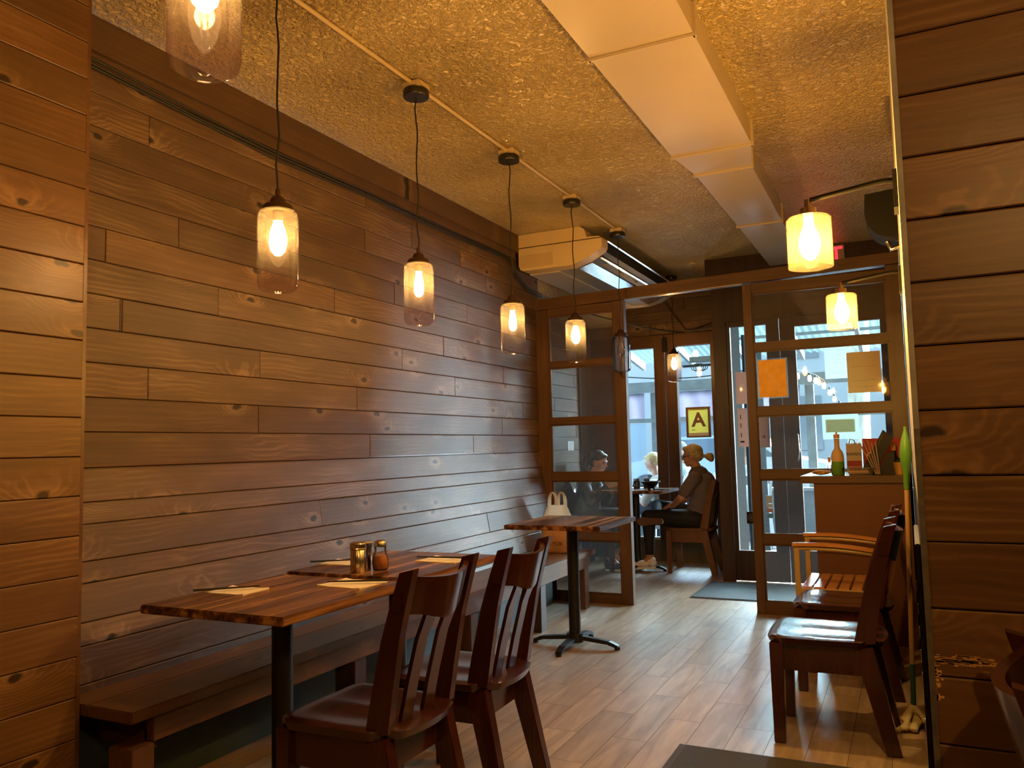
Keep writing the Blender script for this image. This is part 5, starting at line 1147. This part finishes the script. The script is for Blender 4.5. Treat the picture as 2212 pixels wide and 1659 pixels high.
for i in range(nx + 1):
    x = -6.6 + 8.6 * i / nx; dz = 0.014 * sin(x * 2 * pi / 0.085)
    A.append(m.bm.verts.new((ox(x), 8.97 - 10.2, rz_(8.97) + 0.05 + dz))); B.append(m.bm.verts.new((ox(x), OY + 0.25 - 10.2, rz_(OY + 0.25) + 0.05 + dz)))
ring_bridge(m.bm, A, B, closed=False); m.build('corrugated_roof', ROOFM, t, smooth='all')
for i in range(12):
    x = -6.4 + i * 0.74
    MB().bar((ox(x), 8.97 - 10.2, rz_(8.97) - 0.04), (ox(x), OY + 0.1 - 10.2, rz_(OY + 0.1) - 0.04), (0.045, 0.11)).build('rafter', OUTW, t)
for y in (9.75, 10.6): MB().bar((ox(-6.5), y - 10.2, rz_(y) + 0.015), (ox(1.9), y - 10.2, rz_(y) + 0.015), (0.05, 0.035)).build('purlin', OUTW, t)
MB().box(ox(-6.6), ox(2.0), OY - 10.2, OY + 0.09 - 10.2, 2.04, 2.19).build('header_beam', OUTW, t)
MB().box(ox(-6.6), ox(2.0), OY - 10.2, OY + 0.06 - 10.2, 1.60, 1.66).build('middle_rail', OUTW, t)
for x in (-5.2, -4.2, -3.36, -2.30, -1.22, -0.08, 1.1): MB().box(ox(x), ox(x + 0.11), OY + 0.095 - 10.2, OY + 0.185 - 10.2, 0, 2.04).build('post', OUTW, t)
VAL = glass('valance_cloth', (0.50, 0.48, 0.55), haze=0.75, hazecol=(0.09, 0.08, 0.11), refl=0.05)
for a, b in ((-6.5, -5.25), (-5.08, -4.25), (-4.08, -3.42), (-3.20, -2.35), (-2.17, -1.27)):
    m = MB(); N = 16; g = []
    for i in range(N + 1):
        x = a + (b - a) * i / N; g.append([m.bm.verts.new((ox(x), OY - 0.03 - 10.2 + 0.02 * sin(i * 1.3 + zz * 3), zz)) for zz in (2.03, 1.93, 1.83, 1.75, 1.665)])
    for r1, r2_ in zip(g, g[1:]): ring_bridge(m.bm, r1, r2_, closed=False)
    m.build('rolled_curtain', VAL, t, smooth='all')
CLR = glass('clear_vinyl', (0.62, 0.78, 0.90), haze=0.12, hazecol=(0.10, 0.13, 0.17), refl=0.3, rough=0.15)
for a, b in ((-6.5, -5.25), (-5.08, -4.25), (-4.08, -3.42), (-3.20, -2.35)):
    m = MB(); N = 14; g = []
    for i in range(N + 1):
        x = a + (b - a) * i / N; g.append([m.bm.verts.new((ox(x), OY + 0.02 - 10.2 + 0.012 * sin(i * 1.9 + zz * 2), zz)) for zz in (1.59, 1.3, 1.0, 0.7)])
    for r1, r2_ in zip(g, g[1:]): ring_bridge(m.bm, r1, r2_, closed=False)
    m.build('clear_curtain', CLR, t, smooth='all')
LOWW = pbr('low_wall_grey', (0.13, 0.15, 0.16), 0.8, var=0.1)
MB().box(ox(-6.6), ox(2.0), OY - 10.2, OY + 0.08 - 10.2, -0.02, 0.62).build('low_wall', LOWW, t)
MB().box(ox(-6.6), ox(2.0), OY - 0.06 - 10.2, OY + 0.12 - 10.2, 0.625, 0.665).build('ledge', pbr('ledge_white', (0.2, 0.21, 0.21), 0.6), t)
# corrugated cladding seen through the sidelight, hanging heater and wires
t = thing('corrugated_cladding', 'dark corrugated metal cladding just outside the sidelight glass', 'cladding', (-1.55, 9.9, 0))
m = MB(); A, B = [], []
for i in range(121):
    y = -0.95 + 1.1 * i / 120; dx = 0.012 * sin(y * 2 * pi / 0.07)
    A.append(m.bm.verts.new((dx, y, 0.0))); B.append(m.bm.verts.new((dx, y, 2.45)))
ring_bridge(m.bm, A, B, closed=False)
r = bmesh.ops.extrude_face_region(m.bm, geom=list(m.bm.faces)); bmesh.ops.translate(m.bm, vec=(-0.02, 0, 0), verts=[v for v in r['geom'] if isinstance(v, bmesh.types.BMVert)])
m.build('cladding_sheet', pbr('dark_clad', (0.016, 0.017, 0.018), 0.9, spec=0.0), t, smooth='all')
t = thing('patio_heater_box', 'small box fixture with coiled cord hanging under the patio roof', 'light fixture', (-2.24, 9.9, 2.30))
MB().box(-0.13, 0.20, -0.05, 0.05, -0.02, 0.045).build('housing', OUTW, t); MB().box(-0.22, 0.20, -0.03, 0.03, -0.075, -0.05).build('lower_bar', BLACKP, t)
MB().tube([(-0.05 + 0.07 * cos(a * 0.5) + 0.002 * a, -0.06, -0.09 + 0.045 * sin(a * 0.5)) for a in range(40)], 0.005, 6).build('coiled_cord', BLACKP, t, smooth=True)
MB().lathe([(0, 0.046), (0.03, 0.05), (0.038, 0.09), (0.02, 0.13), (0, 0.13)], -0.06).build('lamp', emis('patio_lamp', (1.0, 0.9, 0.75), 8.0), t, smooth=True)
tag(MB().tube([(-3.6 + 2.2 * i / 20, 10.2, 2.22 - 0.10 * sin(pi * i / 20) + 0.0 * i) for i in range(21)], 0.008, 6).build('patio_wire', CABLE, smooth=True), 'dark wire sagging under the patio roof', 'wire')
bulbs = [(-1.20, 2.10, 10.6), (-1.09, 2.085, 10.9), (-1.03, 2.06, 11.0), (-0.95, 2.00, 11.2), (-0.915, 1.93, 11.6), (-0.89, 1.86, 12.0), (-0.86, 1.78, 12.4), (-0.84, 1.71, 12.8)]
b0 = None
for i, (x, z_, y) in enumerate(bulbs):
    if b0 is None:
        b0 = thing('string_light_bulb', 'glowing bulb on the string of lights outside the entrance door', 'string light', (x, y, z_), 0, 'string lights outside')
        MB().lathe([(0, -0.05), (0.018, -0.045), (0.026, -0.02), (0.020, 0.02), (0.012, 0.03), (0, 0.03)], seg=16).build('bulb', STRBULB, b0, smooth=True); MB().cyl(0, 0, 0.031, 0.06, 0.012, seg=12).build('socket', BLACKP, b0)
    else: dup(b0, (x, y, z_), 0, 'glowing bulb on the string of lights outside the entrance door')
tag(MB().tube([(x, y, z_ + 0.065) for x, z_, y in bulbs], 0.004, 6).build('light_string_wire', CABLE), 'thin wire carrying the string of bulbs outside the entrance door', 'wire')
# people outside
def simple_person(label, x, y, zs, face, shirt, hairc, cap=False, seat=0.45, skin=SKIN2):
    p = person('person', label, (x, y, 0)); f = Vector((face[0], face[1], 0)).normalized(); s_ = Vector((-f.y, f.x, 0))
    top = Vector((0, 0, 0)); m = MB(); hc, hM = head(m, Vector((0, 0, zs)) + f * 0.03, (f.x, f.y, -0.35))
    V = lambda a, b, c: tuple(f * a + s_ * b + Vector((0, 0, c)))
    m.limb([V(-0.03, 0, zs - 0.22), V(0, 0, zs - 0.08)], [0.055, 0.05]); m.limb([V(-0.10, 0, 0.53), V(-0.09, 0, 0.75), V(-0.04, 0, zs - 0.26)], [0.14, 0.125, 0.11]); m.limb([V(-0.04, -0.15, zs - 0.26), V(-0.04, 0.15, zs - 0.26)], [0.06, 0.06])
    for q in (-1, 1):
        m.limb([V(-0.04, 0.17 * q, zs - 0.26), V(0.05, 0.22 * q, zs - 0.48), V(0.24, 0.13 * q, zs - 0.36)], [0.052, 0.042, 0.028]); hand(m, V(0.24, 0.13 * q, zs - 0.36), V(0.8, -0.3 * q, 0.1), (0, 0, -1), q)
        m.limb([V(-0.08, 0.09 * q, 0.52), V(0.36, 0.11 * q, 0.53), V(0.36, 0.11 * q, 0.10), V(0.46, 0.11 * q, 0.03)], [0.085, 0.06, 0.038, 0.03])
    remesh(m.build('body', skin, p), 0.009, 3, 0.5); facebits(p, hc, hM)
    m = MB(); m.limb([V(-0.10, 0, 0.55), V(-0.09, 0, 0.75), V(-0.045, 0, zs - 0.265)], [0.16, 0.145, 0.128]); m.limb([V(-0.04, -0.16, zs - 0.27), V(-0.04, 0.16, zs - 0.27)], [0.075, 0.075])
    for q in (-1, 1): m.limb([V(-0.04, 0.17 * q, zs - 0.27), V(0.04, 0.22 * q, zs - 0.44)], [0.068, 0.058])
    remesh(m.build('shirt', shirt, p), 0.010, 3, 0.5)
    m = MB()
    for q in (-1, 1): m.limb([V(-0.08, 0.09 * q, 0.52), V(0.36, 0.11 * q, 0.533), V(0.36, 0.11 * q, 0.12)], [0.10, 0.075, 0.05])
    remesh(m.build('trousers', pbr('tr%d' % len(MATS), (0.04, 0.05, 0.09), 0.8), p), 0.010, 3, 0.5)
    m = MB()
    if cap:
        m.ell(hc + hM @ Vector((-0.01, 0, 0.045)), (0.104, 0.088, 0.082), 20, hM); m.ell(hc + hM @ Vector((0.10, 0, 0.040)), (0.06, 0.06, 0.010), 16, hM)
    else:
        for a, r in (((-0.020, 0, 0.040), (0.096, 0.081, 0.084)), ((-0.050, 0, 0.0), (0.058, 0.070, 0.062)), ((0.045, 0, 0.082), (0.040, 0.055, 0.026))): m.ell(hc + hM @ Vector(a), r, 20, hM)
    remesh(m.build('cap' if cap else 'hair', hairc, p), 0.008, 2, 0.5)
    return p
WSHIRT = pbr('white_shirt', (0.5, 0.5, 0.5), 0.8)
simple_person('blond man in white shirt seated outside the left front window', -2.78, 9.60, 1.065, (-1, 0.15), WSHIRT, pbr('blond2', (0.60, 0.46, 0.24), 0.6, var=0.3, vscale=50))
simple_person('person with grey cap seated far outside behind the woman in the grey shirt', -2.66, 10.45, 1.19, (-1, -0.2), pbr('shirt_pale', (0.45, 0.5, 0.55), 0.8), pbr('cap_grey', (0.16, 0.18, 0.20), 0.8), cap=True)
simple_person('person in white top seated outside the entrance sidelight', -1.86, 10.6, 1.14, (-0.4, 1), WSHIRT, pbr('hair3', (0.30, 0.20, 0.14), 0.6), skin=SKIN2)
WCH = pbr('grey_white_chair', (0.45, 0.47, 0.50), 0.6)
mk_chair('pale grey chair outside under the blond man', WCH, WCH, loc_=(-2.70, 9.62, -0.02), rz=0, name='patio_chair', group='patio chairs outside')
mk_chair('pale grey chair outside under the person with the cap', WCH, WCH, loc_=(-2.57, 10.47, -0.02), rz=0, name='patio_chair', group='patio chairs outside')
mk_chair('pale grey chair outside under the person in the white top', WCH, WCH, loc_=(-1.82, 10.51, -0.02), rz=radians(-68), name='patio_chair', group='patio chairs outside')
# street: tree, car, buildings
t = thing('street_tree', 'pale barked tree trunk on the street beyond the patio', 'tree', (-0.62, 13.2, 0))
m = MB(); R = []
for i in range(14):
    z_ = i * 0.45; R.append([m.bm.verts.new(((0.17 - 0.004 * i) * cos(a * pi / 12) * (1 + 0.06 * sin(a * 1.9 + i)) + 0.02 * i - 0.10, (0.17 - 0.004 * i) * sin(a * pi / 12), z_)) for a in range(24)])
for a, b in zip(R, R[1:]): ring_bridge(m.bm, a, b)
m.bm.faces.new(R[0][::-1]); m.bm.faces.new(R[-1]); m.build('trunk', BARK, t, smooth='all')
LEAF = pbr('tree_leaf', (0.10, 0.20, 0.05), 0.7, var=0.4, vscale=6); m = MB(); rn = random.Random(1)
for i in range(60): m.ell((rn.gauss(0, 0.9), rn.gauss(0, 0.9), 6.3 + rn.gauss(0, 0.6)), (0.45, 0.45, 0.3), 8)
m.build('crown', LEAF, t)
car = thing('parked_car', 'white parked car on the street beyond the patio', 'car', (-3.6, 17.5, 0))
body = [(-2.2, 0.35), (-2.2, 0.85), (-1.5, 0.95), (-0.95, 1.42), (0.75, 1.45), (1.45, 0.98), (2.15, 0.85), (2.2, 0.35)]
MB().prism(body, -0.85, 0.85, 'y').build('car_body', pbr('car_white', (0.4, 0.41, 0.43), 0.3), car)
MB().prism([(-1.35, 0.97), (-0.92, 1.36), (0.70, 1.39), (1.25, 0.99)], -0.86, -0.851, 'y').build('side_window', pbr('car_window', (0.05, 0.07, 0.09), 0.1), car)
for x in (-1.4, 1.4):
    m = MB(); m.cyl(0, 0, -0.10, 0.10, 0.33, seg=28); m.xf(Matrix.Translation((x, -0.80, 0.33)) @ Matrix.Rotation(pi / 2, 4, 'X')); m.build('wheel', BLACKP, car, smooth=True)
t = thing('street_building', 'pale building facade across the street', 'building', (-3, 27, 0))
MB().box(-16, 16, 0, 3, -0.02, 5.6).build('facade_wall', pbr('facade', (0.30, 0.33, 0.36), 0.9, var=0.06, vscale=0.6), t)
for i in range(9):
    for j in range(2): MB().box(-14.5 + i * 3.4, -13.0 + i * 3.4, -0.05, -0.001, 1.0 + j * 2.9, 2.7 + j * 2.9).build('window_pane', pbr('far_window%d_%d' % (i, j), (0.12, 0.15, 0.18), 0.15), t)
